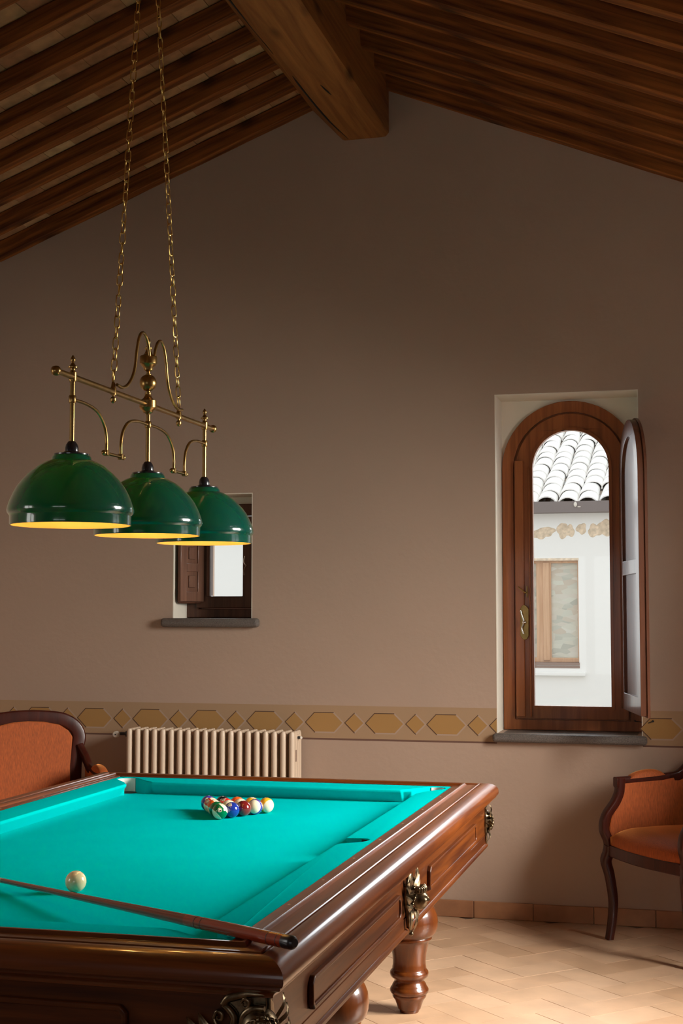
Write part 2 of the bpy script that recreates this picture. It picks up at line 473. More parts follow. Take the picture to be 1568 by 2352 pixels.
# ceiling: clay tiles lying on the rafters, roof slab above
bm = bmesh.new()
for s in (-1, 1):
    x1 = XL-.3 if s < 0 else XR+.3
    pts = [(RX, rz_(RX, HR+.03)), (x1, rz_(x1, HR+.03)), (x1, rz_(x1, HR+.25)), (RX, rz_(RX, HR+.25))]
    plate(bm, pts, [], XZ, YF-.4, YB+.5)
ceiling = tag(obj('ceiling', bm, 'reveal', smooth=0), kind='structure')
ceiling['label'] = 'sloping ceiling of clay tiles laid between the rafters'
bm = bmesh.new()
for s in (-1, 1):
    sl = SL if s < 0 else SR; pitch = .31 if s < 0 else .29
    L = abs((XL if s < 0 else XR)-RX); cs = 1/math.sqrt(1+sl*sl); step = .155*cs
    rows = int((YB-YF)/pitch)+1
    for j in range(rows):
        y1 = YB-.03-pitch*j+(.0 if s < 0 else 0); y0 = y1-pitch
        if y0 < YF-.3: break
        off = random.uniform(0, step)
        for i in range(-1, int(L/step)+2):
            a, b = max(0, i*step+off+.0012), min(L, (i+1)*step+off-.0012)
            if b-a < .01: continue
            xa, xb = RX+s*a, RX+s*b; h = HR+random.uniform(0, .004)
            q = [(xa, y0+.001), (xb, y0+.001), (xb, y1-.001), (xa, y1-.001)]
            lo = [bm.verts.new((x, y, rz_(x, h))) for x, y in q]; hi = [bm.verts.new((x, y, rz_(x, HR+.034))) for x, y in q]
            bm.faces.new(lo)
            for k in range(4): bm.faces.new([lo[k], lo[(k+1) % 4], hi[(k+1) % 4], hi[k]])
obj('clay_tiles', bm, 'terracotta_roof', parent=ceiling, smooth=0)
# plastered corner patch seen at the upper left
bm = bmesh.new()
plate(bm, [(-2.62, 4.95), (-2.66, 5.07), (-2.80, 5.235), (-3.0, 5.235), (-3.0, 4.95)], [], lambda u, v, d: (u, v, rz_(u, HR)+d), -.012, .002)
obj('plaster_patch', bm, 'reveal', parent=ceiling, smooth=0)

ordn = ['nearest the end wall', 'second from the end wall', 'third from the end wall', 'fourth from the end wall', 'fifth from the end wall',
        'sixth from the end wall', 'seventh from the end wall', 'eighth from the end wall', 'ninth from the end wall', 'tenth from the end wall', 'eleventh from the end wall', 'twelfth from the end wall', 'thirteenth from the end wall', 'fourteenth from the end wall']
def rafter(s, j):
    sl = SL if s < 0 else SR; pitch = .31 if s < 0 else .29; w = .064
    y1 = YB-.001-pitch*j; y0 = y1-w
    xe = XL+.002 if s < 0 else XR-.002
    loc = Vector(((RX+xe)/2, (y0+y1)/2, rz_((RX+xe)/2)))
    bm = bmesh.new()
    x0 = RX + s*.02; n = 14; rnd = random.Random(j*7+(3 if s < 0 else 9))
    rings = []
    for i in range(n+1):
        x = x0+(xe-x0)*i/n; d = [rnd.uniform(-.003, .003) for _ in range(4)]
        if i in (0, n): d = [0]*4
        rings.append([bm.verts.new((x, y0+d[0]*(j > 0), rz_(x, .001)+d[1]*.6)), bm.verts.new((x, y1-abs(d[2])*(j > 0), rz_(x, .001)+d[3]*.6)),
                      bm.verts.new((x, y1, rz_(x, HR-.001))), bm.verts.new((x, y0, rz_(x, HR-.001)))])
    for a, b in zip(rings, rings[1:]):
        for k in range(4): bm.faces.new([a[k], a[(k+1) % 4], b[(k+1) % 4], b[k]])
    bm.faces.new(rings[0]); bm.faces.new(rings[-1])
    ang = math.atan(sl)*(1 if s > 0 else -1)
    bmesh.ops.translate(bm, verts=bm.verts, vec=-loc)
    bmesh.ops.rotate(bm, verts=bm.verts, cent=(0, 0, 0), matrix=Matrix.Rotation(-ang, 3, 'Y'))
    o = obj('roof_rafter', bm, 'rafter', loc=loc, smooth=30, bevel=.005, seg=1)
    o.rotation_euler = (0, ang, 0)
    side = 'left' if s < 0 else 'right'
    tag(o, 'brown wooden rafter on the %s slope of the roof, %s' % (side, ordn[j]), 'rafter', 'rafters of the %s roof slope' % side)
for j in range(10): rafter(-1, j)
for j in range(12): rafter(1, j)

# ridge beam
bm = bmesh.new()
prof = [(-2.002, 4.258), (-1.835, 4.08), (-1.822, 4.074), (-1.622, 4.073), (-1.600, 4.080), (-1.582, 4.098), (-1.580, 4.33), (-1.585, 4.425), (-1.70, 4.466), (-1.985, 4.355)]
rings = []; n = 40; rnd = random.Random(4)
for i in range(n+1):
    y = YB-.002-(YB-YF-.01)*i/n
    rings.append([bm.verts.new((x-.010*(YB-y)*(.6 if k in (0, 9) else .2)*(y > 3)+rnd.uniform(-.003, .003), y, z+rnd.uniform(-.003, .003)*(k < 7))) for k, (x, z) in enumerate(prof)])
for a, b in zip(rings, rings[1:]):
    m = len(prof)
    for k in range(m): bm.faces.new([a[k], a[(k+1) % m], b[(k+1) % m], b[k]])
bm.faces.new(rings[0]); bm.faces.new(rings[-1])
ridge = tag(obj('ridge_beam', bm, 'beam', loc=(-1.7, 3, 4.07), world=True, smooth=30), 'thick hewn orange-brown ridge beam running along the peak of the roof', 'beam')
bm = bmesh.new()
for pts in ([(-1.80, 7.24), (-1.83, 6.9), (-1.855, 6.5), (-1.85, 6.35)], [(-1.90, 6.2), (-1.93, 5.6), (-1.94, 5.1)], [(-1.72, 6.6), (-1.74, 6.45)]):
    path = smooth_path([(x, y, (4.0735 if x > -1.835 else 4.0735+(-1.835-x)*1.065)-.0005) for x, y in pts], 6)
    m = len(path); tube(bm, path, .004, 6, scale=[.25+1.1*math.sin(PI*i/(m-1)) for i in range(m)])
obj('drying_crack', bm, 'black', parent=ridge, world=True)

# skirting
bm = bmesh.new(); x = XL
while x < XR-.01:
    x2 = min(XR, x+.30); box(bm, x+.0012, x2-.0012, YB-.011-random.uniform(0, .002), YB+.001, .0, .084+random.uniform(-.001, .001)); x = x2
tag(obj('baseboard_back', bm, 'skirting', smooth=0, bevel=.003), kind='structure')
bm = bmesh.new(); y = YF
while y < YB-.02:
    y2 = min(YB-.014, y+.30); box(bm, XL-.001, XL+.012, y+.0012, y2-.0012, .0, .084); y = y2
tag(obj('baseboard_left', bm, 'skirting', smooth=0), kind='structure')
bm = bmesh.new()
for ya, yb in ((YF, 4.6), (5.9, YB-.014)):
    y = ya
    while y < yb-.02:
        y2 = min(yb, y+.30); box(bm, XR-.012, XR+.001, y+.0012, y2-.0012, .0, .084); y = y2
tag(obj('baseboard_right', bm, 'skirting', smooth=0), kind='structure')

# painted frieze on the end wall
FZ0, FZ1 = .885, 1.055
bm = bmesh.new()
def quad2(pts, d, mi):
    f = bm.faces.new([bm.verts.new((x, YB-d, z)) for x, z in pts]); f.material_index = mi
def line2(p, q, w, d, mi):
    a, b = Vector(p), Vector(q); t = (b-a).normalized(); nn = Vector((-t.y, t.x))*w/2; e = t*w*.3
    quad2([tuple(a-e-nn), tuple(b+e-nn), tuple(b+e+nn), tuple(a-e+nn)], d, mi)
for xa, xb in ((XL, WX0), (WX1, XR)):
    quad2(rect(xa, xb, FZ0, FZ1), .0010, 0)
    quad2(rect(xa, xb, FZ0-.009, FZ0), .0012, 3)
def hexa(x, w, xmax):
    zc, h = .966, .0515
    if w > .15: P = [(x, zc), (x+.235*w, zc+h), (x+.745*w, zc+h), (x+w, zc), (x+.765*w, zc-h), (x+.25*w, zc-h)]
    else: P = [(x, zc), (x+w/2, zc+h), (x+w, zc), (x+w/2, zc-h)]
    if P[3 if w > .15 else 2][0] > xmax: return
    quad2(P, .0014, 1)
    for i in range(len(P)):
        p, q = P[i], P[(i+1) % len(P)]
        if w > .15: mi = 2 if i in (0, 1, 5) else 4
        else: mi = 2 if i in (0, 3) else 4
        line2(p, q, .0042 if mi == 2 else .0075, (.0018 if mi == 2 else .0016)+i*.00003, mi)
for x0, xa, xb in ((-3.336-.3245*2, XL, WX0), (-.312, -.33, XR)):
    k = 0
    while True:
        x = x0+.3245*k; k += 1
        if x > xb: break
        if x > xa: hexa(x, .205, xb)
        if x+.211 > xa: hexa(x+.2135, .1045, xb)
# the hexagon cut short by the window recess
quad2([(-1.0645, .966), (WX0, 1.003), (WX0, .929)], .0014, 1); line2((-1.0645, .966), (WX0-.002, 1.003), .0042, .0018, 2); line2((-1.0645, .966), (WX0-.002, .929), .0042, .0018, 2)
for fx in list(bm.faces): pass
me = bpy.data.meshes.new('painted_frieze'); bm.to_mesh(me); bm.free()
for k in ('band', 'hex', 'dark_line', 'brown_line', 'light_line'): me.materials.append(M[k])
fo = bpy.data.objects.new('painted_frieze', me); COL.objects.link(fo); fo.parent = wall_back
fo['label'] = 'painted tan band with ochre hexagons and diamonds'

# ------------------------------------------------------------------ windows
def sill(name, x0, x1, z0, z1, y0, y1):
    bm = bmesh.new()
    box(bm, x0, x1, y0, YB-.0008, z0, z1)
    box(bm, x0+.035, x1-.035, YB-.0008, y1, z0+.001, z1-.0005)
    return bm
t = empty('trim_1', (-.66, 7.25, .9))
t['kind'] = 'structure'; t['label'] = 'grey stone sill under the arched window'
obj('window_sill', sill('s', -1.045, -.278, .886, .931, 7.222, YB+.245), 'stone', parent=t, world=True, bevel=.016, seg=4)
t = empty('trim_2', (-2.56, 7.25, 1.48))
t['kind'] = 'structure'; t['label'] = 'dark stone sill under the small window'
obj('window_sill', sill('s', -2.842, -2.288, 1.462, 1.511, 7.222, YB+.245), 'stone', parent=t, world=True, bevel=.018, seg=4)

# arched window
w1 = empty('window_1', (AX, 7.50, .931)); w1['kind'] = 'structure'; w1['label'] = 'tall arched window in a brown wooden frame'
YW = 7.485
bm = bmesh.new()
plate(bm, arch(AX, AR, AZ, .932), [arch(AX, AR-.060, AZ, .985)], XZ, YW, YW+.07)
obj('window_frame', bm, 'window_wood', parent=w1, world=True, bevel=.004)
bm = bmesh.new()   # moulded inner lip
plate(bm, arch(AX, AR-.058, AZ, .983), [arch(AX, AR-.074, AZ, 1.0)], XZ, YW+.012, YW+.07)
obj('frame_rebate', bm, 'window_wood', parent=w1, world=True)
CR = .285
GX, GR, GZ, GB = -.6605, .2015, 2.297, 1.054
bm = bmesh.new()
plate(bm, arch(GX, CR, GZ, .992), [arch(GX, GR, GZ, GB)], XZ, YW-.010, YW+.055)
cas = obj('casement', bm, 'window_wood', parent=w1, world=True, bevel=.005)
bm = bmesh.new()
plate(bm, arch(GX, GR+.012, GZ, GB-.012), [arch(GX, GR-.004, GZ, GB+.004)], XZ, YW-.015, YW+.03)
o = obj('glazing_bead', bm, 'window_wood', parent=cas, world=True, bevel=.003)
bm = bmesh.new()
plate(bm, arch(GX, GR+.003, GZ, GB-.003), [], XZ, YW+.030, YW+.034)
obj('glass_pane', bm, 'glass', parent=cas, world=True, smooth=0)
bm = bmesh.new()   # closing strip on the left stile
box(bm, -.952, -.905, YW-.024, YW-.008, 1.0, 2.34)
box(bm, -.880, -.870, YW-.022, YW-.008, 1.0, 2.30)
obj('closing_strip', bm, 'window_wood', parent=cas, world=True, bevel=.004)
# handle on a shaped back plate
bm = bmesh.new()
hx, hy, hz = -.905, YW-.026, 1.49
plate(bm, [(hx-.022, hz-.07), (hx-.012, hz-.085), (hx+.004, hz-.092), (hx+.014, hz-.085), (hx+.022, hz-.07), (hx+.022, hz+.07), (hx+.012, hz+.085), (hx-.004, hz+.092), (hx-.014, hz+.085), (hx-.022, hz+.07)], [], XZ, hy, hy+.007)
hd = obj('handle_plate', bm, 'brass', parent=cas, world=True, bevel=.002)
bm = bmesh.new()
tube(bm, smooth_path([(hx, hy, hz), (hx, hy-.03, hz)], 2), .007)
tube(bm, smooth_path([(hx-.016, hy-.036, hz+.062), (hx-.008, hy-.034, hz+.035), (hx, hy-.031, hz), (hx-.010, hy-.034, hz-.03), (hx-.001, hy-.036, hz-.06)], 6), .0042, 10)
ball(bm, (hx, hy-.032, hz), .009, 12)
obj('handle', bm, 'steel', parent=cas, world=True)
bm = bmesh.new()
tube(bm, smooth_path([(hx-.03, hy-.004, hz+.185), (hx-.005, hy-.018, hz+.165), (hx+.008, hy-.014, hz+.155)], 5), .0032, 8)
ball(bm, (hx+.008, hy-.014, hz+.155), .006, 10)
box(bm, hx+.012, hx+.017, hy-.002, hy+.004, hz+.13, hz+.19)
obj('latch', bm, 'brass', parent=cas, world=True)
# opened arched shutter hinged on the right
hinge = Vector((-.412, YW-.018, 0)); free = Vector((-.292, 6.905, 0))
sd = (free-hinge); sw = sd.length; sd.normalize(); sn = Vector((-sd.y, sd.x, 0)) # towards -x side?
if sn.x > 0: sn = -sn
SZB, SZT = 1.052, 2.50
sr = sw/2
def SH(u, v, d): p = hinge + sd*u - sn*d; return (p.x, p.y, v)
def sarch(r, zb): return [(sr-r, zb), (sr+r, zb)] + [(sr+r*math.cos(PI*i/28), SZT-sr+r*math.sin(PI*i/28)*1.0) for i in range(29)]
bm = bmesh.new()
mid = 1.765
def halfarch(r, zb): return [(sr-r, zb), (sr+r, zb)] + [(sr+r*math.cos(PI*i/28), SZT-sr+r*math.sin(PI*i/28)) for i in range(29)]
plate(bm, halfarch(sr, SZB), [halfarch(sr-.085, mid+.035), rect(.085, sw-.085, SZB+.085, mid-.035)], SH, 0, .030)
shut = obj('shutter', bm, 'shutter_wood', parent=w1, world=True, bevel=.005)
bm = bmesh.new()
plate(bm, halfarch(sr-.083, mid+.033), [], SH, .014, .022)
plate(bm, rect(.083, sw-.083, SZB+.083, mid-.033), [], SH, .014, .022)
obj('shutter_panel', bm, 'shutter_wood', parent=shut, world=True)
bm = bmesh.new()
plate(bm, halfarch(sr+.008, SZB-.008), [halfarch(sr-.03, SZB+.03)], SH, .030, .044)
obj('shutter_edge', bm, 'shutter_wood', parent=shut, world=True, bevel=.004)
bm = bmesh.new()
for z in (1.25, 2.0):
    tube(bm, [Vector((-.404, YW-.018, z-.03)), Vector((-.404, YW-.018, z+.03))], .007)
obj('hinge', bm, 'brass', parent=w1, world=True)
bm = bmesh.new()
tube(bm, smooth_path([(-.345, YW-.003, .985), (-.32, YW-.03, .985), (-.29, 7.30, .99), (-.262, 7.262, .998), (-.250, 7.262, 1.004)], 6), .0022, 8)
ball(bm, (-.250, 7.262, 1.004), .006, 10); ball(bm, (-.347, YW-.003, .988), .004, 10)
obj('shutter_hook', bm, 'rubber', parent=w1, world=True)

# small window
w2 = empty('window_2', (-2.56, 7.50, 1.511)); w2['kind'] = 'structure'; w2['label'] = 'small square window in a dark wooden frame behind the lamp'
bm = bmesh.new()
plate(bm, rect(-2.782, SX1-.003, 1.512, 2.14), [rect(-2.712, -2.388, 1.560, 2.075)], XZ, 7.475, 7.535)
obj('window_frame', bm, 'small_window_wood', parent=w2, world=True, bevel=.004)
bm = bmesh.new()
box(bm, -2.782, SX1-.004, 7.49, 7.519, 2.139, 2.18)
obj('lintel_plaster', bm, 'reveal', parent=w2, world=True, smooth=0)
bm = bmesh.new()
plate(bm, rect(-2.722, -2.375, 1.565, 2.07), [rect(-2.640, -2.453, 1.630, 2.0)], XZ, 7.462, 7.510)
cas2 = obj('casement', bm, 'small_window_wood', parent=w2, world=True, bevel=.004)
bm = bmesh.new()
plate(bm, rect(-2.645, -2.448, 1.625, 2.005), [], XZ, 7.49, 7.494)
obj('glass_pane', bm, 'glass', parent=cas2, world=True, smooth=0)
bm = bmesh.new()
plate(bm, rect(-2.660, -2.640, 1.63, 2.0), [], XZ, 7.452, 7.463)
obj('glazing_bead', bm, 'small_window_wood', parent=cas2, world=True, bevel=.002)
bm = bmesh.new()
hx, hy, hz = -2.425, 7.44, 1.80
tube(bm, smooth_path([(hx, 7.458, hz), (hx-.002, 7.44, hz), (hx-.012, 7.434, hz+.02), (hx-.006, 7.434, hz+.05)], 5), .003, 8)
tube(bm, smooth_path([(hx-.002, 7.44, hz), (hx-.014, 7.434, hz-.03), (hx-.010, 7.434, hz-.055)], 5), .003, 8)
obj('handle', bm, 'steel', parent=cas2, world=True)
# opened small shutter swung in along the left side of the recess
h2 = Vector((-2.672, 7.452, 0)); f2 = Vector((-2.742, 7.272, 0)); d2 = (f2-h2); l2 = d2.length; d2.normalize(); n2 = Vector((-d2.y, d2.x, 0))
if n2.x < 0: n2 = -n2
def S2(u, v, d): p = h2+d2*u+n2*d; return (p.x, p.y, v)
bm = bmesh.new()
plate(bm, rect(0, l2, 1.60, 2.06), [rect(.05, l2-.05, 1.655, 1.765), rect(.05, l2-.05, 1.81, 1.92), rect(.05, l2-.05, 1.96, 2.02)], S2, -.022, 0)
M['small_shutter_wood'] = wood('small shutter wood', (.12, .055, .035), (.22, .105, .066), 'Z', .9, .4, coat=.3)
s2 = obj('shutter', bm, 'small_shutter_wood', parent=w2, world=True, bevel=.003)
for za, zb in ((1.655, 1.765), (1.81, 1.92), (1.96, 2.02)):
    bm = bmesh.new(); plate(bm, rect(.048, l2-.048, za-.002, zb+.002), [], S2, -.016, -.010); plate(bm, rect(.072, l2-.072, za+.022, zb-.022), [], S2, -.012, -.002)
    obj('shutter_panel', bm, 'small_shutter_wood', parent=s2, world=True, bevel=.004)
bm = bmesh.new(); plate(bm, rect(-.004, l2-.02, 1.59, 2.07), [], S2, -.044, -.023)
obj('shutter_edge', bm, 'small_window_wood', parent=s2, world=True, bevel=.004)

# glazed door in the right wall, window in the left wall, added fill-light window behind the camera
d1 = empty('door_1', (XR, 5.25, 0)); d1['kind'] = 'structure'; d1['label'] = 'glazed double door in the right wall'
bm = bmesh.new()
plate(bm, rect(4.6, 5.9, .04, 2.75), [rect(4.70, 5.20, .18, 2.65), rect(5.30, 5.80, .18, 2.65)], YZ, XR+.10, XR+.16)
obj('door_frame', bm, 'window_wood', parent=d1, world=True, bevel=.004)
bm = bmesh.new()
for ya in (4.70, 5.30): box(bm, XR+.125, XR+.129, ya, ya+.50, .18, 2.65)
obj('glass_pane', bm, 'glass', parent=d1, world=True, smooth=0)
w3 = empty('window_3', (XL, 1.9, 1.05)); w3['kind'] = 'structure'; w3['label'] = 'window in the left wall'
bm = bmesh.new()
plate(bm, rect(1.3, 2.5, 1.05, 2.35), [rect(1.38, 1.86, 1.13, 2.27), rect(1.94, 2.42, 1.13, 2.27)], YZ, XL-.10, XL-.15)
obj('window_frame', bm, 'window_wood', parent=w3, world=True)
w4 = empty('window_4', (-1.3, YF, .7)); w4['kind'] = 'structure'; w4['label'] = 'unseen window added for fill light in the wall behind the viewer'
bm = bmesh.new()
plate(bm, rect(-2.5, -.1, .7, 2.3), [rect(-2.4, -1.35, .8, 2.2), rect(-1.25, -.2, .8, 2.2)], XZ, YF-.10, YF-.15)
obj('window_frame', bm, 'window_wood', parent=w4, world=True)

# ------------------------------------------------------------------ house across the lane
YH = 15.0
hs = empty('neighbouring_house', (-1.3, YH, -.5))
tag(hs, 'whitewashed house with curved roof tiles seen through the arched window', 'house')
bm = bmesh.new()
plate(bm, rect(-9, 5, -.5, 2.62), [rect(-2.10, -1.255, .985, 2.085)], XZ, YH, YH+.3)
obj('house_wall', bm, 'facade', parent=hs, world=True, smooth=0)
rnd = random.Random(12)
for i in range(12):
    x = -2.05+i*.122+rnd.uniform(-.03, .03); z = 2.38+rnd.uniform(-.03, .05)
    bm = bmesh.new(); g = bmesh.ops.create_icosphere(bm, subdivisions=3, radius=.068)
    sc = (rnd.uniform(.75, 1.25), .12, rnd.uniform(.75, 1.25)); ph = rnd.uniform(0, 6)
    for v in g['verts']:
        a_ = math.atan2(v.co.z, v.co.x); kk = 1+.14*math.sin(3*a_+ph)+.08*math.sin(5*a_+2*ph)
        v.co = Vector((v.co.x*sc[0]*kk, v.co.y*sc[1], v.co.z*sc[2]*kk))+Vector((x, YH, z))
    obj('exposed_stone', bm, 'facade_stone', parent=hs, world=True)
bm = bmesh.new()
plate(bm, rect(-2.10, -1.255, 1.01, 2.085), [rect(-2.04, -1.70, 1.06, 2.05), rect(-1.545, -1.27, 1.06, 2.05)], XZ, YH+.06, YH+.12)
wf = obj('window_frame', bm, 'outdoor_wood', parent=hs, world=True, bevel=.008)
bm = bmesh.new(); box(bm, -1.63, -1.56, YH+.045, YH+.065, 1.03, 2.06)
obj('mullion', bm, 'outdoor_wood', parent=wf, world=True, bevel=.006)
bm = bmesh.new(); box(bm, -2.06, -1.25, YH+.09, YH+.10, 1.05, 2.06)
obj('window_pane', bm, 'far_reflection', parent=wf, world=True, smooth=0)
bm = bmesh.new(); box(bm, -2.11, -1.25, YH-.01, YH+.06, .985, 1.012); box(bm, -2.11, -1.25, YH-.004, YH+.06, .955, .98)
obj('window_bottom_rail', bm, 'outdoor_trim', parent=hs, world=True)
bm = bmesh.new(); box(bm, -2.11, -1.25, YH-.004, YH+.05, 2.075, 2.10)
obj('window_head', bm, 'facade_stone', parent=hs, world=True)
bm = bmesh.new(); box(bm, -2.18, -1.19, YH-.05, YH+.02, .875, .915)
obj('outer_sill', bm, 'facade', parent=hs, world=True, bevel=.006)
bm = bmesh.new()
gp = [(-.0, .0), (.0, -.115), (.012, -.12), (.10, -.12), (.12, -.10), (.12, 0), (.11, 0), (.11, -.09), (.012, -.105), (.012, 0)]
plate(bm, [(YH-.16+a, 2.685+b) for a, b in gp], [], YZ, -9, 5)
obj('gutter', bm, 'gutter', parent=hs, world=True, smooth=0)
bm = bmesh.new(); ball(bm, (-1.262, YH-.17, 2.65), .018, 10, (1, .6, 1.5)); box(bm, -1.24, -1.21, YH-.168, YH-.158, 2.62, 2.63)
obj('gutter_bracket', bm, 'white_plastic', parent=hs, world=True)
bm = bmesh.new()
rs, ra = .30, math.radians(19)
box_pts = [(YH-.10, 2.63), (YH+4.0, 2.63+4.1*math.tan(ra)), (YH+8, 2.63), (YH-.10, 2.60)]
plate(bm, box_pts, [], YZ, -9, 5)
obj('roof_deck', bm, 'under_tile', parent=hs, world=True, smooth=0)
bm = bmesh.new(); pitch = .212; rnd = random.Random(3)
for r in range(13):
    yb = YH-.13+r*.30
    for i in range(-14, 13):
        x = -1.35+i*pitch+rnd.uniform(-.012, .012); y0 = yb+rnd.uniform(-.03, .03)
        y1 = y0+.40; z0 = 2.665+(y0-YH+.12)*math.tan(ra)+.018; z1 = 2.665+(y1-YH+.12)*math.tan(ra)+.006
        prev = None; nn = 9; R0, R1 = .108+rnd.uniform(-.003, .003), .096
        for sgn, dz in ((1, 0),):
            ra_, rb_, rc_ = [], [], []
            for k in range(nn+1):
                a = PI*k/nn
                ra_.append(bm.verts.new((x+R0*math.cos(a), y0, z0-.03+R0*.80*math.sin(a))))
                rb_.append(bm.verts.new((x+R1*math.cos(a), y1, z1-.03+R1*.80*math.sin(a))))
                rc_.append(bm.verts.new((x+(R0-.012)*math.cos(a), y0+.002, z0-.03+(R0-.012)*.80*math.sin(a)-.002)))
            for k in range(nn):
                bm.faces.new([ra_[k], ra_[k+1], rb_[k+1], rb_[k]])
                bm.faces.new([ra_[k], rc_[k], rc_[k+1], ra_[k+1]])
        # channel tile between
        xc = x+pitch/2; ca, cb = [], []
        for k in range(6):
            a = PI+PI*k/5
            ca.append(bm.verts.new((xc+.07*math.cos(a), y0+.04, z0-.0+.045*math.sin(a)))); cb.append(bm.verts.new((xc+.07*math.cos(a), y1+.03, z1-.0+.045*math.sin(a))))
        for k in range(5): bm.faces.new([ca[k], ca[k+1], cb[k+1], cb[k]])
obj('roof_tiles', bm, 'coppi', parent=hs, world=True, smooth=50)
bm = bmesh.new(); box(bm, -14, 14, YB+WT+.02, 24, -.7, -.5)
tag(obj('floor_outside', bm, 'earth', smooth=0), kind='structure')

# ------------------------------------------------------------------ radiator
rad = empty('radiator', (-2.5, 7.14, .12))
tag(rad, 'cream column radiator hanging on the end wall below the small window', 'radiator')
x0, x1, N = -2.951, -2.058, 20
bm = bmesh.new(); c = (0, 0, 0); ht, hb = .935, .12
def stad(bm, x, ys, r):
    for y in ys: lathe(bm, [(r*.55, hb+.006), (r*.9, hb+.02), (r, hb+.04), (r, ht-.035), (r*.92, ht-.018), (r*.6, ht-.006)], (x, y, 0), 12)
    for z in (ht-.026, hb+.026):
        path = [Vector((x, ys[0]-.004, z)), Vector((x, ys[-1]+.004, z))]
        sweep(bm, path, rrect(.024, .040, .011), up=(0, 0, 1))
stad(bm, 0, (7.082, 7.125, 7.168, 7.205), .0158)
first = obj('radiator_column', bm, 'radiator', smooth=50)
first.parent = rad
me = first.data
for v in me.vertices: v.co -= rad.location - Vector((0, 0, 0))
for v in me.vertices: v.co.x += rad.location.x
first.location = (x0-rad.location.x, 0, 0)
for i in range(1, N):
    o = first.copy(); COL.objects.link(o); o.parent = rad; o.location = (x0-rad.location.x+(x1-x0)*i/(N-1), 0, 0)
bm = bmesh.new()
for z in (ht-.03, hb+.03):
    bm = bmesh.new()
    tube(bm, [Vector((x0, 7.145, z)), Vector((x1, 7.145, z))], .014, 12)
    for i in range(N-1):
        xm = x0+(x1-x0)*(i+.5)/(N-1); lathe(bm, [(.018, -.005), (.018, .005)], (xm, 7.145, z), 14, 'X')
    obj('connecting_pipe', bm, 'radiator', parent=rad, world=True)
bm = bmesh.new(); box(bm, x1+.0005, x1+.0135, 7.085, 7.205, hb+.03, ht-.02)
obj('end_panel', bm, 'radiator', parent=rad, world=True, bevel=.005)
bm = bmesh.new(); box(bm, x1+.0135, x1+.0145, 7.105, 7.122, .775, .835)
obj('maker_plate', bm, 'brown_line', parent=rad, world=True)
bm = bmesh.new(); lathe(bm, [(.0001, 0), (.014, .001), (.017, .006), (.017, .022), (.012, .03)], (-3.045, 7.11, .893), 20, 'Y')
valve = obj('valve_knob', bm, 'white_plastic', parent=rad, world=True)
bm = bmesh.new(); lathe(bm, [(.0001, -.001), (.0035, -.0005), (.004, .002)], (-3.045, 7.11, .893), 12, 'Y')
obj('knob_centre', bm, 'black', parent=valve, world=True)
bm = bmesh.new(); tube(bm, [Vector((-3.04, 7.145, .895)), Vector((-2.955, 7.145, .895))], .009); lathe(bm, [(.016, -.012), (.017, 0), (.016, .012)], (-2.985, 7.145, .895), 6, 'X')
obj('valve_body', bm, 'rubber', parent=rad, world=True)
bm = bmesh.new(); lathe(bm, [(.008, 0), (.008, .014)], (x1+.0135, 7.145, .895), 8, 'X')
av = obj('air_vent', bm, 'rubber', parent=rad, world=True)
bm = bmesh.new(); lathe(bm, [(.008, 0), (.009, .004), (.005, .01)], (x1+.0275, 7.145, .895), 14, 'X')
obj('vent_cap', bm, 'white_plastic', parent=av, world=True)

# ------------------------------------------------------------------ billiard table
TX, TY = -1.714, 4.35
HX, HY = .72, 1.39          # half size at the cloth edge
tb = empty('billiard_table', (TX, TY, 0))
tag(tb, 'large carved walnut pool table with teal cloth and bronze mounts', 'pool table')
ZC = .783
bm = bmesh.new(); box(bm, -HX-.05, HX+.05, -HY-.05, HY+.05, .74, ZC)
obj('playing_surface', bm, 'cloth', parent=tb, smooth=0)
# cushions, cut back around each pocket
NX, NY = .610, 1.280        # nose lines
def arcp(cx, cy, r, a0, a1, n=8): return [(cx+r*math.cos(math.radians(a0+(a1-a0)*i/n)), cy+r*math.sin(math.radians(a0+(a1-a0)*i/n))) for i in range(n+1)]
CRN = (HX-.062, HY-.062)    # corner pocket centre
def corner_half_y():  # from the long-side nose to the pocket's back (45 degrees)
    return [(NX, NY-.075), (NX+.008, NY-.066)] + [(NX+.028, NY-.030)] + arcp(CRN[0], CRN[1], .043, -38, 45, 6)
def corner_half_x():
    return [(y, x) for x, y in []]
def seg_long():  # right side, upper half: y from 0 to HY
    side = arcp(HX-.062, 0, .040, 0, 62, 6) + [(NX+.012, .052), (NX, .062)]
    inner = side + [(NX, NY-.080), (NX+.010, NY-.070), (NX+.026, NY-.040)] + arcp(CRN[0], CRN[1], .044, -30, 45, 6)
    return [(HX, 0)] + inner + [(HX, HY)]
def seg_short():
    inner = [(NX-.080, NY), (NX-.070, NY+.010), (NX-.040, NY+.026)] + arcp(CRN[0], CRN[1], .044, 120, 45, 6)
    pts = [(0, HY), (0, NY)] + inner + [(HX, HY)]
    return pts
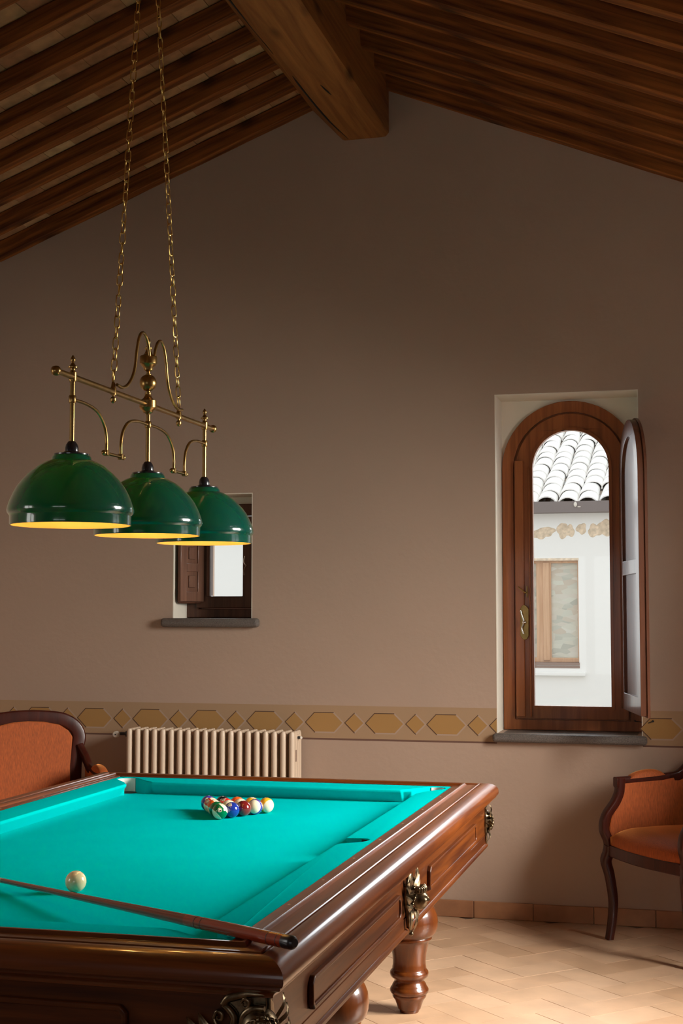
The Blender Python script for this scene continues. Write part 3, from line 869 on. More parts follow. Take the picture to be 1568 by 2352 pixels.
def cushion(bm, pts, sx, sy):
    P = [(x*sx, y*sy) for x, y in pts]
    if sx*sy < 0: P = P[::-1]
    def z(x, y):
        d = min((HX-abs(x))/(HX-NX), 1) if abs(abs(y)-0) < NY and abs(x) > NX-.001 else min((HY-abs(y))/(HY-NY), 1)
        d = max(0, min(1, min((HX-abs(x))/(HX-NX), (HY-abs(y))/(HY-NY))))
        return .8415-.006*d*d
    tris = tessellate_polygon([[Vector((p[0], p[1], 0)) for p in P]])
    top = [bm.verts.new((x, y, z(x, y))) for x, y in P]; mid_ = [bm.verts.new((x, y, z(x, y)-.010)) for x, y in P]
    def back(x, y, k):
        sxx = 1 if x > 0 else -1; syy = 1 if y > 0 else -1
        nx = x+sxx*k if (abs(x) < HX-.002 and abs(x) >= NX-.001 and abs(y) <= NY-.06) else x
        ny = y+syy*k if (abs(y) < HY-.002 and abs(y) >= NY-.001 and abs(x) <= NX-.06) else y
        return nx, ny
    bot = [bm.verts.new((*back(x, y, .036), ZC-.003)) for x, y in P]
    for t_ in tris: bm.faces.new([top[i] for i in t_])
    n = len(P)
    for i in range(n):
        j = (i+1) % n
        bm.faces.new([top[i], top[j], mid_[j], mid_[i]]); bm.faces.new([mid_[i], mid_[j], bot[j], bot[i]])
for sx in (-1, 1):
    for sy in (-1, 1):
        bm = bmesh.new(); cushion(bm, seg_long(), sx, sy)
        obj('cushion', bm, 'cushion', parent=tb, smooth=50, bevel=.003, seg=2)
for sy in (-1, 1):
    bm = bmesh.new()
    h = seg_short(); full = h + [(-x, y) for x, y in reversed(h[2:])]
    full = [(HX, HY)] + [(x, y) for x, y in reversed(h[2:-1])] + [(-x, y) for x, y in h[2:-1]] + [(-HX, HY)]
    cushion(bm, full, 1, sy)
    obj('cushion', bm, 'cushion', parent=tb, smooth=50, bevel=.003, seg=2)
# pocket linings, and flat black discs painting the dark of the drop holes
def liner(cx, cy, a0, a1, r, mat, z0=.784, z1=.8385):
    bm = bmesh.new(); P = arcp(cx, cy, r, a0, a1, 12); Q = arcp(cx, cy, r-.003, a1, a0, 12)
    plate(bm, P+Q, [], XY, z0, z1)
    return bm
for sx in (-1, 1):
    for sy in (-1, 1):
        a = math.degrees(math.atan2(sy, sx))
        lo = obj('pocket_liner', liner(CRN[0]*sx, CRN[1]*sy, a-72, a+72, .0435, 'liner'), 'liner', parent=tb); lo['label'] = 'pale grey corner pocket lining'
        bm = bmesh.new(); lathe(bm, [(.038, ZC+.0002), (.038, ZC+.0006)], (CRN[0]*sx, CRN[1]*sy, 0), 24)
        obj('pocket_hole_disc', bm, 'black', parent=tb)
    bm = bmesh.new(); P = arcp((HX-.062)*sx, 0, .0395, -75 if sx > 0 else 105, 75 if sx > 0 else 255, 12); Q = arcp((HX-.062)*sx, 0, .0365, 75 if sx > 0 else 255, -75 if sx > 0 else 105, 12)
    plate(bm, P+Q, [], XY, ZC, .8370); obj('pocket_liner', bm, 'black', parent=tb)
    bm = bmesh.new(); lathe(bm, [(.034, ZC+.0002), (.034, ZC+.0006)], ((HX-.062)*sx, 0, 0), 24)
    obj('pocket_hole_disc', bm, 'black', parent=tb)
# rails: one moulded profile, mitred at the corners
def rail_prof():
    p = [(0, .785), (0, .8425), (.002, .8440), (.027, .8440), (.029, .8455), (.031, .849), (.036, .8520), (.043, .8520), (.048, .8485), (.051, .8440), (.053, .8432),
         (.086, .8425), (.088, .8445), (.091, .8462), (.096, .8462), (.0985, .8445), (.0992, .8380), (.1008, .8380), (.1015, .8430), (.106, .8450)]
    p += [(.112+.053*math.sin(PI/2*i/8), .8450-.034*(1-math.cos(PI/2*i/8))) for i in range(0, 9)]
    p += [(.1655, .804), (.1640, .797), (.1600, .7925), (.1560, .7910), (.1560, .7860), (.1530, .7835), (.1440, .7800), (.1370, .7740), (.1345, .7680), (.1345, .7650), (.1290, .7630), (.118, .7630), (.05, .7630), (.03, .785)]
    return p
RP = rail_prof()
def mitred(prof, ax, s):
    """a run of moulding along one side; ax='y' runs along y at x=s*HX"""
    bm = bmesh.new(); rings = []
    for e in (-1, 1):
        ring = []
        for u, z in prof:
            a, b = HX+u, HY+u
            ring.append(bm.verts.new((s*a, e*b, z) if ax == 'y' else (e*a, s*b, z)))
        rings.append(ring)
    n = len(prof)
    for k in range(n): bm.faces.new([rings[0][k], rings[0][(k+1) % n], rings[1][(k+1) % n], rings[1][k]])
    for r in rings:
        tr = tessellate_polygon([[Vector((u, z, 0)) for u, z in prof]])
        for t_ in tr:
            try: bm.faces.new([r[i] for i in t_])
            except ValueError: pass
    return bm
U = .118
AP = [(U-.05, .763), (U, .763), (U, .6405), (U-.0022, .639), (U-.0022, .6365), (U, .635), (U, .604), (U+.004, .602), (U+.007, .598), (U+.007, .590), (U+.003, .585), (U-.004, .584), (U-.05, .584)]
for ax, s in (('y', 1), ('y', -1), ('x', 1), ('x', -1)):
    mt = 'table_y' if ax == 'y' else 'table_x'
    r = obj('rail', mitred(RP, ax, s), mt, parent=tb, smooth=28)
    if ax == 'y':
        for k in (-3, -2, -1, 1, 2, 3):
            pass
        ys = [-.68, 0, .69, 1.05, -1.0, .345, -.34]
        for yy in ys:
            bm = bmesh.new(); q = .0045
            plate(bm, [(s*(HX+.0145-q), yy), (s*(HX+.0145), yy-q), (s*(HX+.0145+q), yy), (s*(HX+.0145), yy+q)], [], XY, .8438, .84425)
            obj('sight_inlay', bm, 'diamond', parent=r, smooth=0)
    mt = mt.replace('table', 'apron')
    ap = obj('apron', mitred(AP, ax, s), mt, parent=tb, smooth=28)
    # raised panels with clipped corners
    if ax == 'y': spans = [(-1.20, -.225), (.225, 1.20)]
    else: spans = [(-.535, .535)]
    for a, b in spans:
        z0_, z1_, c_ = .651, .728, .016
        def poly(m): return [(a+m, z0_+c_+m*.4), (a+c_+m*.4, z0_+m), (b-c_-m*.4, z0_+m), (b-m, z0_+c_+m*.4), (b-m, z1_-c_-m*.4), (b-c_-m*.4, z1_-m), (a+c_+m*.4, z1_-m), (a+m, z1_-c_-m*.4)]
        Fm = (lambda u, v, d: (s*(HX+U+d), u, v)) if ax == 'y' else (lambda u, v, d: (u, s*(HY+U+d), v))
        bm = bmesh.new(); plate(bm, poly(0), [poly(.013)], Fm, -.002, .013)
        pf = obj('panel_moulding', bm, mt, parent=ap, smooth=35, bevel=.004, seg=3)
        bm = bmesh.new(); plate(bm, poly(.012), [], Fm, -.002, .007)
        obj('raised_panel', bm, mt, parent=ap, smooth=35, bevel=.002)
# under-frame
bm = bmesh.new(); box(bm, -HX-.07, HX+.07, -HY-.07, HY+.07, .60, .74)
obj('table_bed', bm, 'table_y', parent=tb, smooth=0)
LEG = [(.036, 0), (.038, .004), (.0385, .011), (.044, .013), (.0455, .018), (.055, .045), (.063, .056), (.0655, .060), (.0665, .066), (.0655, .070), (.071, .073), (.0755, .080), (.0755, .087), (.071, .095),
       (.0675, .099), (.0665, .103), (.064, .108), (.0585, .116), (.0575, .121), (.061, .127), (.066, .131), (.0725, .137), (.0755, .146), (.074, .155), (.069, .161), (.0665, .164), (.0665, .170),
       (.0645, .18), (.0640, .195), (.066, .22), (.071, .245), (.077, .266), (.083, .277), (.0885, .281), (.0885, .286), (.087, .289), (.094, .293), (.104, .305), (.1105, .325), (.112, .348), (.109, .372), (.100, .395), (.087, .413), (.072, .424), (.066, .432), (.066, .45)]
for sx in (-1, 1):
    for yy in (-1.18, 0, 1.18):
        bm = bmesh.new(); lathe(bm, LEG, (sx*.584, yy, 0), 40); box(bm, sx*.584-.085, sx*.584+.085, yy-.085, yy+.085, .45, .60)
        obj('leg', bm, 'table_z', parent=tb, smooth=40)

# bronze mounts ------------------------------------------------
def leaf(bm, pts, w, th=.003, up=(0, 0, 1), k=5):
    """pointed blade along a curved path with a raised rib"""
    path = smooth_path(pts, k); n = len(path)
    sc = []
    for i in range(n):
        t_ = i/(n-1); sc.append((max(.04, math.sin(PI*min(1, t_*.93+.07))**.75*(1-.25*t_)), max(.15, 1-.7*t_)))
    sect = [(-w/2, 0), (-w*.25, th*.35), (0, th), (w*.25, th*.35), (w/2, 0), (0, -th*.5)]
    sweep(bm, path, sect, up=up, scale=sc)
def gs(a, c, s): return math.exp(-((a-c)/s)**2)
def face_mesh(F, w=.030, h=.038, d=.042, hair=True):
    """face relief looking along +d, F(side, height, out)"""
    bm = bmesh.new(); nu, nv = 36, 34; rows = []
    for j in range(nv+1):
        v = -1+2*j/nv; row = []
        for i in range(nu+1):
            u = -1+2*i/nu
            th = u*PI/2; ph = v*PI/2*.97
            x = math.sin(th)*math.cos(ph); z = math.sin(ph); o = math.cos(th)*math.cos(ph)
            x *= 1-.20*max(0, -z)**1.3
            bump = .20*gs(z, -.12, .10)*gs(x, 0, .15)+.13*gs(z, .06, .16)*gs(x, 0, .12)      # nose and bridge
            bump += .10*gs(z, .28, .10)*(gs(abs(x), .30, .22))                                # brow
            bump -= .16*gs(z, .13, .10)*gs(abs(x), .33, .14)                                  # eye sockets
            bump += .07*gs(z, .13, .05)*gs(abs(x), .33, .10)                                  # lids
            bump += .14*gs(z, -.40, .045)*gs(x, 0, .20)+.13*gs(z, -.52, .05)*gs(x, 0, .17)    # lips
            bump -= .05*gs(z, -.46, .03)*gs(x, 0, .2)
            bump += .18*gs(z, -.78, .12)*gs(x, 0, .22)                                        # chin
            bump += .05*gs(z, -.18, .2)*gs(abs(x), .48, .16)                                  # cheeks
            row.append(bm.verts.new(F(x*w, z*h, (o+bump)*d)))
        rows.append(row)
    for a, b in zip(rows, rows[1:]):
        for i in range(nu): bm.faces.new([a[i], a[i+1], b[i+1], b[i]])
    return bm
def side_mount(F, name, k=1.0):
    """mask with diadem among scrolled leaves; F(side, height, out) -> xyz"""
    upv = Vector(F(0, 0, 1))-Vector(F(0, 0, 0))
    bm = bmesh.new()
    pts = [(-.014, .095), (0, .118), (.014, .095), (.022, .06), (.046, .045), (.050, .015), (.040, -.01), (.030, -.03), (.020, -.06), (.012, -.092), (0, -.108), (-.012, -.092), (-.020, -.06), (-.030, -.03), (-.040, -.01), (-.050, .015), (-.046, .045), (-.022, .06)]
    plate(bm, [(a*1.35*k, b*k) for a, b in pts], [], lambda u, v, d: F(u, v, d), .0, .010)
    root = obj(name, bm, 'bronze', parent=tb, smooth=50, bevel=.002)
    F0 = F
    G_ = lambda a, b, c_: F(a, b+.000, c_+.024*k)
    obj('mask', face_mesh(G_, .025*k, .036*k, .036*k), 'bronze', parent=root, smooth=60)
    bm = bmesh.new()   # diadem of upright ridges and curls
    for i in range(-4, 5):
        a = i/4*1.15
        sx_ = math.sin(a)*.024*k; oo = math.cos(a)*.026*k+.024*k
        tube(bm, smooth_path([F(sx_*.98, .020*k, oo+.003), F(sx_*1.12, .032*k, oo+.005), F(sx_*1.2, .042*k-.005*abs(i)/2, oo-.001)], 4), .0042*k, 8)
    tube(bm, smooth_path([F(math.sin(a)*.025*k, .020*k, math.cos(a)*.030*k+.022*k) for a in [(-1.4+.35*i) for i in range(9)]], 3), .0035*k, 8)
    obj('diadem', bm, 'bronze', parent=root, smooth=60)
    for s_ in (-1, 1):
        bm = bmesh.new()
        for q in range(5):
            ball(bm, F(s_*(.0235+.002*(q % 2))*k, (.014-.009*q)*k, (.028-.003*q)*k), .0058*k, 8)
        obj('hair', bm, 'bronze', parent=root, smooth=60)
    for s_ in (-1, 1):
        for (p, w_) in (([(.012, .03, .008), (.030, .060, .014), (.028, .098, .006)], .020), ([(.018, .02, .008), (.040, .035, .013), (.050, .055, .006)], .016), ([(.018, .0, .008), (.040, .004, .013), (.054, .022, .006)], .016),
                        ([(.018, -.015, .008), (.038, -.020, .013), (.050, -.006, .006)], .014), ([(.014, -.035, .008), (.026, -.055, .014), (.018, -.088, .008)], .018)):
            bm = bmesh.new(); leaf(bm, [F(s_*a*1.7*k, b*k, c_*k+.006) for a, b, c_ in p], w_*1.5*k, .009, up=upv)
            obj('leaf', bm, 'bronze', parent=root, smooth=60)
    bm = bmesh.new(); leaf(bm, [F(0, .045*k, .014), F(0, .085*k, .026), F(0, .122*k, .010)], .024*k, .006, up=upv); obj('leaf', bm, 'bronze', parent=root, smooth=60)
    bm = bmesh.new(); leaf(bm, [F(0, -.030*k, .020), F(0, -.07*k, .026), F(0, -.104*k, .012)], .026*k, .007, up=upv)
    ball(bm, F(0, -.106*k, .010), .007*k, 10); obj('leaf', bm, 'bronze', parent=root, smooth=60)
XA = HX+U; YA = HY+U
for sx in (-1, 1): side_mount((lambda s: lambda a, b, c_: (s*(XA+c_), a-.080, .688+b))(sx), 'bronze_mask_mount')
# corner mounts on the four corners of the apron
def corner_mount(sx, sy):
    # a: distance from the corner along a face (positive on the short end, negative on the long side)
    def F(a, b, c_):
        if a >= 0: p = (sx*(XA-a), sy*(YA+c_), .684+b)
        else: p = (sx*(XA+c_), sy*(YA+a), .684+b)
        return p
    def D(a, b, c_):   # diagonal frame for the mask
        r = math.sqrt(.5); return (sx*(XA-.014-a*.85+c_*.52), sy*(YA+.006+a*.52+c_*.85), .700+b)
    upx, upy = Vector((0, sy, 0)), Vector((sx, 0, 0))
    def G2(a, b, c_): return F(a, b, c_)
    bm = bmesh.new()
    sc_ = lambda p: [F(a, b, c_) for a, b, c_ in p]
    # body plate of the cartouche
    plate(bm, [(0.000, .080), (.030, .082), (.055, .078), (.084, .066), (.076, .054), (.070, .040), (.075, .020), (.060, -.030), (.030, -.075), (0, -.09)], [], lambda u, v, d: F(u, v, d), 0, .006)
    root = obj('bronze_corner_mount', bm, 'bronze', parent=tb, smooth=50, bevel=.002)
    bm = bmesh.new()
    plate(bm, [(0.0005, .080), (.022, .066), (.030, .04), (.034, .010), (.026, -.03), (.012, -.07), (.0005, -.09)], [], lambda u, v, d: F(-u, v, d), 0, .006)
    obj('side_plate', bm, 'bronze', parent=root, smooth=50, bevel=.002)
    for p, r_ in (([(.092, .060, .012), (.080, .074, .012), (.062, .080, .012), (.040, .086, .014), (.015, .086, .014), (.0, .086, .012)], .0090),
                  ([(.092, .060, .010), (.078, .052, .012), (.067, .036, .012), (.072, .016, .012), (.088, .008, .012), (.104, .018, .012), (.112, .032, .010)], .0085),
                  ([(.0, .060, .020), (.024, .058, .018), (.044, .044, .016), (.052, .022, .014), (.060, .004, .012), (.074, -.006, .012)], .0075),
                  ([(.052, .068, .014), (.044, .076, .018), (.034, .072, .019), (.036, .060, .018), (.046, .060, .018), (.046, .068, .019)], .0038),
                  ([(.112, .032, .012), (.104, .046, .013), (.093, .042, .014), (.094, .031, .014), (.103, .031, .014), (.103, .038, .015)], .0042)):
        bm = bmesh.new(); path = smooth_path(sc_(p), 6); m = len(path)
        tube(bm, path, r_, 10, scale=[.55+.55*math.sin(PI*min(1, .15+i/(m-1))) for i in range(m)]); obj('scroll', bm, 'bronze', parent=root, smooth=60)
    for p, w_ in (([(.105, -.004, .008), (.128, .012, .016), (.146, .040, .010)], .024), ([(.120, -.012, .008), (.150, .004, .016), (.172, .030, .010)], .024), ([(.125, -.02, .008), (.158, -.010, .016), (.190, -.002, .010)], .022),
                  ([(.110, -.03, .008), (.145, -.035, .016), (.175, -.045, .010)], .022), ([(.06, -.03, .008), (.10, -.05, .016), (.13, -.075, .010)], .024)):
        bm = bmesh.new(); leaf(bm, sc_(p), w_, .006, up=upx); obj('leaf', bm, 'bronze', parent=root, smooth=60)
    for p, w_ in (([(-.006, .030, .010), (-.026, .058, .026), (-.036, .080, .022)], .020), ([(-.008, .018, .010), (-.036, .036, .030), (-.054, .056, .024)], .020), ([(-.008, .006, .010), (-.040, .012, .032), (-.062, .024, .026)], .020),
                  ([(-.008, -.010, .010), (-.036, -.014, .030), (-.056, -.012, .024)], .020), ([(-.008, -.03, .010), (-.024, -.048, .020), (-.036, -.066, .012)], .014)):
        bm = bmesh.new(); leaf(bm, sc_(p), w_, .006, up=upy); obj('leaf', bm, 'bronze', parent=root, smooth=60)
    obj('mask', face_mesh(lambda a, b, c_: D(a, b-.026, c_+.010), .029, .038, .036), 'bronze', parent=root, smooth=60)
    bm = bmesh.new(); rnd_ = random.Random(5)
    for q in range(30):
        a_ = -.25+(PI+.5)*(q % 15)/14; rr = 1.0 if q < 15 else 1.28
        cx_, cz_ = math.cos(a_)*.030*rr, -.016+math.sin(a_)*.033*rr; ph = rnd_.uniform(0, 6); oo = .024-.012*(q >= 15)+.008*math.sin(a_)
        tube(bm, smooth_path([D(cx_+.0062*(1-.12*k)*math.cos(ph+k*1.1), cz_+.0062*(1-.12*k)*math.sin(ph+k*1.1), oo+.0016*k) for k in range(7)], 3), .0030, 7)
    g_ = ball(bm, D(0, .0, -.004), .040, 20, (1, 1, 1.1))
    obj('hair', bm, 'bronze', parent=root, smooth=60)
for sx in (-1, 1):
    for sy in (-1, 1): corner_mount(sx, sy)

# ------------------------------------------------------------------ balls
BR = .0290
IV = (.82, .70, .50)
COLS = {1: (.85, .42, .02), 2: (.010, .030, .26), 3: (.62, .015, .012), 4: (.035, .022, .30), 5: (.80, .11, .01), 6: (.0, .13, .035), 7: (.16, .010, .010), 8: (.008, .007, .009)}
WORD = {1: 'yellow', 2: 'blue', 3: 'red', 4: 'purple', 5: 'orange', 6: 'green', 7: 'maroon', 8: 'black'}
def ball_mat(n):
    c = COLS[n if n < 9 else n-8]
    m, nt, b = new_mat('pool ball %s %s' % (WORD[n if n < 9 else n-8], 'solid' if n < 9 else 'stripe'))
    b.inputs['Roughness'].default_value = .12; b.inputs['Coat Weight'].default_value = 1; b.inputs['Coat Roughness'].default_value = .02
    if n < 9: b.inputs['Base Color'].default_value = (*c, 1)
    else:
        tc = nt.nodes.new('ShaderNodeTexCoord'); sp = nt.nodes.new('ShaderNodeSeparateXYZ')
        nt.links.new(tc.outputs['Object'], sp.inputs[0])
        ab = nt.nodes.new('ShaderNodeMath'); ab.operation = 'ABSOLUTE'; nt.links.new(sp.outputs[2], ab.inputs[0])
        gt = nt.nodes.new('ShaderNodeMath'); gt.operation = 'GREATER_THAN'; gt.inputs[1].default_value = BR*.50; nt.links.new(ab.outputs[0], gt.inputs[0])
        mx = nt.nodes.new('ShaderNodeMix'); mx.data_type = 'RGBA'; nt.links.new(gt.outputs[0], mx.inputs[0])
        mx.inputs[6].default_value = (*c, 1); mx.inputs[7].default_value = (*IV, 1)
        nt.links.new(mx.outputs[2], b.inputs['Base Color'])
    return m
bm = bmesh.new(); bmesh.ops.create_uvsphere(bm, u_segments=48, v_segments=32, radius=BR)
sph = bpy.data.meshes.new('ball'); bm.to_mesh(sph); bm.free(); sph.shade_smooth()
def cap_mesh(r0, r1, R):
    bm = bmesh.new(); n = 28; rings = []
    for q in range(5):
        r = r0+(r1-r0)*q/4
        rings.append([bm.verts.new((math.sqrt(max(0, R*R-r*r)), r*math.cos(2*PI*i/n), r*math.sin(2*PI*i/n))) for i in range(n)])
    for a, b in zip(rings, rings[1:]):
        for i in range(n): bm.faces.new([a[i], a[(i+1) % n], b[(i+1) % n], b[i]])
    bmesh.ops.remove_doubles(bm, verts=bm.verts, dist=1e-7)
    return bm
M['spot'] = plain('ivory number spot', (.80, .72, .56), .15, coat=1)
M['ink'] = plain('black ball ink', (.012, .012, .012), .15, coat=1)
def digits(n):
    cu = bpy.data.curves.new('digits', 'FONT'); cu.body = str(n); cu.size = .0105; cu.align_x = 'CENTER'; cu.align_y = 'CENTER'; cu.resolution_u = 4; cu.offset = .0003
    o = bpy.data.objects.new('digits', cu); COL.objects.link(o)
    dg = bpy.context.evaluated_depsgraph_get(); me = bpy.data.meshes.new_from_object(o.evaluated_get(dg))
    bpy.data.objects.remove(o); bm = bmesh.new(); bm.from_mesh(me)
    bmesh.ops.triangulate(bm, faces=bm.faces)
    R = BR+.00030
    for v in bm.verts:
        a, b = v.co.x, v.co.y; v.co = Vector((math.sqrt(R*R-a*a-b*b), a, b))
    return bm
def poolball(n, x, y, label, spot, axis, name='pool_ball'):
    """spot/axis in the viewer's (right, up, towards) frame at the ball"""
    z = ZC+BR+.0004
    P = Vector((x, y, z)); c = (Vector(cam.location)-P).normalized(); r = c.cross(Vector((0, 0, -1))).normalized()
    if r.x < 0: r = -r
    u = r.cross(c)
    if u.z < 0: u = -u
    vec = lambda q: r*q[0]+u*q[1]+c*q[2]
    if len(spot) == 2: spot = (*spot, math.sqrt(max(0, 1-spot[0]**2-spot[1]**2)))
    s = vec(spot).normalized(); a = vec(axis); a = (a-s*a.dot(s)).normalized(); yv = a.cross(s)
    o = bpy.data.objects.new(name, sph.copy() if n else sph.copy()); COL.objects.link(o)
    o.data.materials.clear(); o.data.materials.append(ball_mat(n) if n else M['cueball'])
    o.location = P; o.rotation_euler = Matrix((s, yv, a)).transposed().to_euler()
    tag(o, label, 'pool ball', 'pool balls racked on the teal cloth' if n else None)
    if n:
        for sg in (1, -1):
            bmq = cap_mesh(0, .0082, BR+.00012); bmesh.ops.scale(bmq, verts=bmq.verts, vec=(sg, sg, 1)); sp = obj('number_spot', bmq, 'spot', parent=o, smooth=80)
            bmq = cap_mesh(.0058, .0068, BR+.00022); bmesh.ops.scale(bmq, verts=bmq.verts, vec=(sg, sg, 1)); obj('spot_ring', bmq, 'ink', parent=sp, smooth=80)
            bmq = digits(n); bmesh.ops.scale(bmq, verts=bmq.verts, vec=(sg, sg, 1)); obj('number', bmq, 'ink', parent=sp, smooth=80)
    return o
M['cueball'] = plain('worn ivory cue ball', (.78, .66, .38), .15, coat=1, var=.10, vscale=50)
AXR, AYR = -1.738, 5.034
rack = [[14], [6, 2], [13, 15, 7], [11, 3, 10, 12], [4, 8, 5, 1, 9]]
LBL = {14: ('green striped pool ball at the near tip of the rack', (-.02, .18), (.72, .70, 0)), 6: ('solid green pool ball touching the left of the tip ball', (-.2, .7, -.6), (0, 1, .3)),
 2: ('solid blue pool ball touching the right of the tip ball', (-.28, .66), (-.95, -.25, .1)), 13: ('orange pool ball on the left edge of the rack between green and red', (.1, -.1, -.98), (.7, .7, 0)),
 15: ('maroon and cream striped pool ball in the middle of the third row', (.4, .3, -.8), (0, .9, .5)), 7: ('solid maroon pool ball on the right edge of the rack', (-.66, .36), (0, 1, 0)),
 11: ('red striped pool ball on the left edge beside the blue corner ball', (-.5, .5, .7), (.7, .7, 0)), 3: ('solid red pool ball in the fourth row of the rack', (.3, -.7, -.5), (0, 0, 1)),
 10: ('blue and cream striped pool ball behind the maroon ball', (.9, .1, -.4), (-.2, .9, .3)), 12: ('cream ball with purple stripe on the right edge of the rack', (.93, .25, .2), (-.3, .0, .95)),
 4: ('solid dark violet-blue pool ball at the far left corner of the rack', (.2, -.5, -.8), (0, 0, 1)), 8: ('black pool ball in the back row next to the blue corner ball', (.1, -.4, -.9), (0, 0, 1)),
 5: ('solid orange pool ball in the middle of the back row', (.1, .2, -.9), (0, 0, 1)), 1: ('yellow pool ball with pale top in the back row of the rack', (.15, .85, .3), (1, 0, 0)),
 9: ('yellow striped pool ball at the right corner of the rack', (-.507, -.864, .06), (.6, -.3, .75))}
for rr, row in enumerate(rack):
    for k, nbr in enumerate(row):
        x = AXR-rr*BR*1.003+k*2*BR*1.003+.0; y = AYR+rr*.0504
        lb, sp, ax = LBL[nbr]; poolball(nbr, x, y, lb, sp, ax)
poolball(0, -1.673, 3.6475, 'ivory cue ball alone on the cloth beside the cue', (0, 1, 0), (0, 0, 1), 'cue_ball')

# ------------------------------------------------------------------ cue
A0, A1 = Vector((-.828, 2.866, .8680)), Vector((-1.9109, 3.6733, .8000))
cd = (A1-A0).normalized(); CL = 1.47
cue = bpy.data.objects.new('billiard_cue', None); COL.objects.link(cue); cue.location = A0
cue.rotation_euler = cd.to_track_quat('X', 'Z').to_euler()
tag(cue, 'polished red-brown billiard cue with black rubber butt lying across the near corner of the table', 'cue')
def cuepart(name, prof, mat, parent=cue):
    bm = bmesh.new(); lathe(bm, [(r, x) for x, r in prof], (0, 0, 0), 32, 'X'); return obj(name, bm, mat, parent=parent, smooth=40)
cuepart('bumper', [(-.004, .0085), (0, .0122), (.003, .0138), (.006, .0146), (.030, .0149)], 'rubber')
bt = cuepart('butt', [(.0301, .0146), (.05, .0147), (.2, .0144), (.40, .0134)], 'cue_butt')
for x in (.045, .078, .355, .330):
    cuepart('ring', [(x, .0147-(.0010 if x > .3 else 0)), (x, .01492-(.0009 if x > .3 else 0)), (x+.0018, .01492-(.0009 if x > .3 else 0)), (x+.0018, .0147-(.0010 if x > .3 else 0))], 'rubber', bt)
cuepart('shaft', [(.4001, .0132), (.55, .0118), (.70, .0102), (.9, .0088), (1.1, .0076), (1.343, .0068)], 'cue_shaft')
cuepart('pale_shaft_end', [(1.3435, .0070), (1.36, .0070), (1.49, .0063)], 'cream')
cuepart('tip', [(1.4905, .0061), (1.50, .0060), (1.506, .004)], 'rubber')

# ------------------------------------------------------------------ hanging lamp
LX = -1.69
lamp = empty('billiard_lamp', (LX, 4.177, 1.785))
tag(lamp, 'brass hanging billiard lamp with three green glass shades on chains', 'hanging lamp')
BZ = 2.200
L_ = lambda y, z, x=0: Vector((LX+x, y, z))
bm = bmesh.new(); tube(bm, [L_(3.535, BZ), L_(4.775, BZ)], .0085, 20)
bar = obj('cross_bar', bm, 'brass', parent=lamp, world=True)
for ye, s in ((3.525, -1), (4.785, 1)):
    bm = bmesh.new(); lathe(bm, [(.0085, 0), (.0085, .010*s), (.0125, .013*s), (.0145, .021*s), (.0125, .029*s), (.007, .033*s), (.003, .035*s)], (LX, ye-.012*s, BZ), 20, 'Y')
    obj('bar_knob', bm, 'brass', parent=bar, world=True)
FIN = [(.0115, -.014), (.0135, -.010), (.0135, .012), (.0095, .016), (.0075, .024), (.009, .030), (.017, .034), (.0175, .038), (.012, .042), (.007, .052), (.0045, .058), (.006, .062), (.0085, .068), (.0085, .076), (.005, .086), (.0015, .094)]
FIN = [(r_*.82, z_ if z_ < .013 else .012+(z_-.012)*.60) for r_, z_ in FIN]
YP = (3.622, 4.180, 4.706)
for i, y in enumerate(YP):
    if i != 1:
        bm = bmesh.new(); lathe(bm, FIN, (LX, y, BZ), 20); obj('finial', bm, 'brass', parent=lamp, world=True)
    bm = bmesh.new(); lathe(bm, [(.0070, 1.995), (.0070, 2.190 if i != 1 else 2.175)], (LX, y, 0), 18)
    rod = obj('lamp_rod', bm, 'brass', parent=lamp, world=True)
    bm = bmesh.new(); lathe(bm, [(.009, -.011), (.0105, -.009), (.0105, .009), (.009, .011)], (LX, y, 2.137), 18); obj('clamp', bm, 'brass', parent=rod, world=True)
# turned centre column
COLP = [(.0065, 2.168), (.009, 2.172), (.0155, 2.175), (.0175, 2.181), (.0240, 2.185), (.0255, 2.189), (.0275, 2.1905), (.0275, 2.2125), (.0262, 2.214), (.0225, 2.2155), (.0150, 2.220), (.0110, 2.228), (.0095, 2.235), (.0105, 2.238), (.0065, 2.240), (.0065, 2.243)]
COLP += [(.0275*math.cos(a), 2.2695+.0275*math.sin(a)) for a in [math.radians(-70+10*i) for i in range(15)]]
COLP += [(.0095, 2.2965), (.006, 2.299), (.006, 2.305), (.010, 2.308), (.0145, 2.311), (.0160, 2.318), (.0225, 2.325), (.0250, 2.329), (.0278, 2.3305), (.0278, 2.353), (.0262, 2.355), (.0210, 2.3565), (.0140, 2.361), (.0105, 2.368), (.0085, 2.374), (.0120, 2.378), (.0125, 2.381), (.007, 2.385), (.0045, 2.392), (.006, 2.396), (.0068, 2.402), (.0045, 2.409), (.0015, 2.414)]
bm = bmesh.new(); lathe(bm, COLP, (LX, 4.177, 0), 32); obj('centre_column', bm, 'brass', parent=lamp, world=True)
for s in (-1, 1):
    c0 = 4.177
    P = [(.018, 2.345), (.030, 2.382), (.052, 2.409), (.080, 2.415), (.105, 2.396), (.124, 2.350), (.136, 2.300), (.158, 2.262), (.195, 2.232), (.232, 2.219), (.274, 2.221)]
    bm = bmesh.new(); tube(bm, smooth_path([L_(c0+s*a, z, .012) for a, z in P], 7), .0050, 12); obj('scroll_arm', bm, 'brass', parent=lamp, world=True)
    bm = bmesh.new(); yy = c0+s*.2735; lathe(bm, [(.0095, -.009), (.0095, .012), (.007, .016), (.0055, .026), (.004, .030)], (LX, yy, BZ), 16); lathe(bm, [(.004, -.009), (.004, -.014), (.009, -.019), (.0095, -.026), (.007, -.031), (.003, -.034)], (LX, yy, BZ), 16)
    obj('chain_lug', bm, 'brass', parent=lamp, world=True)
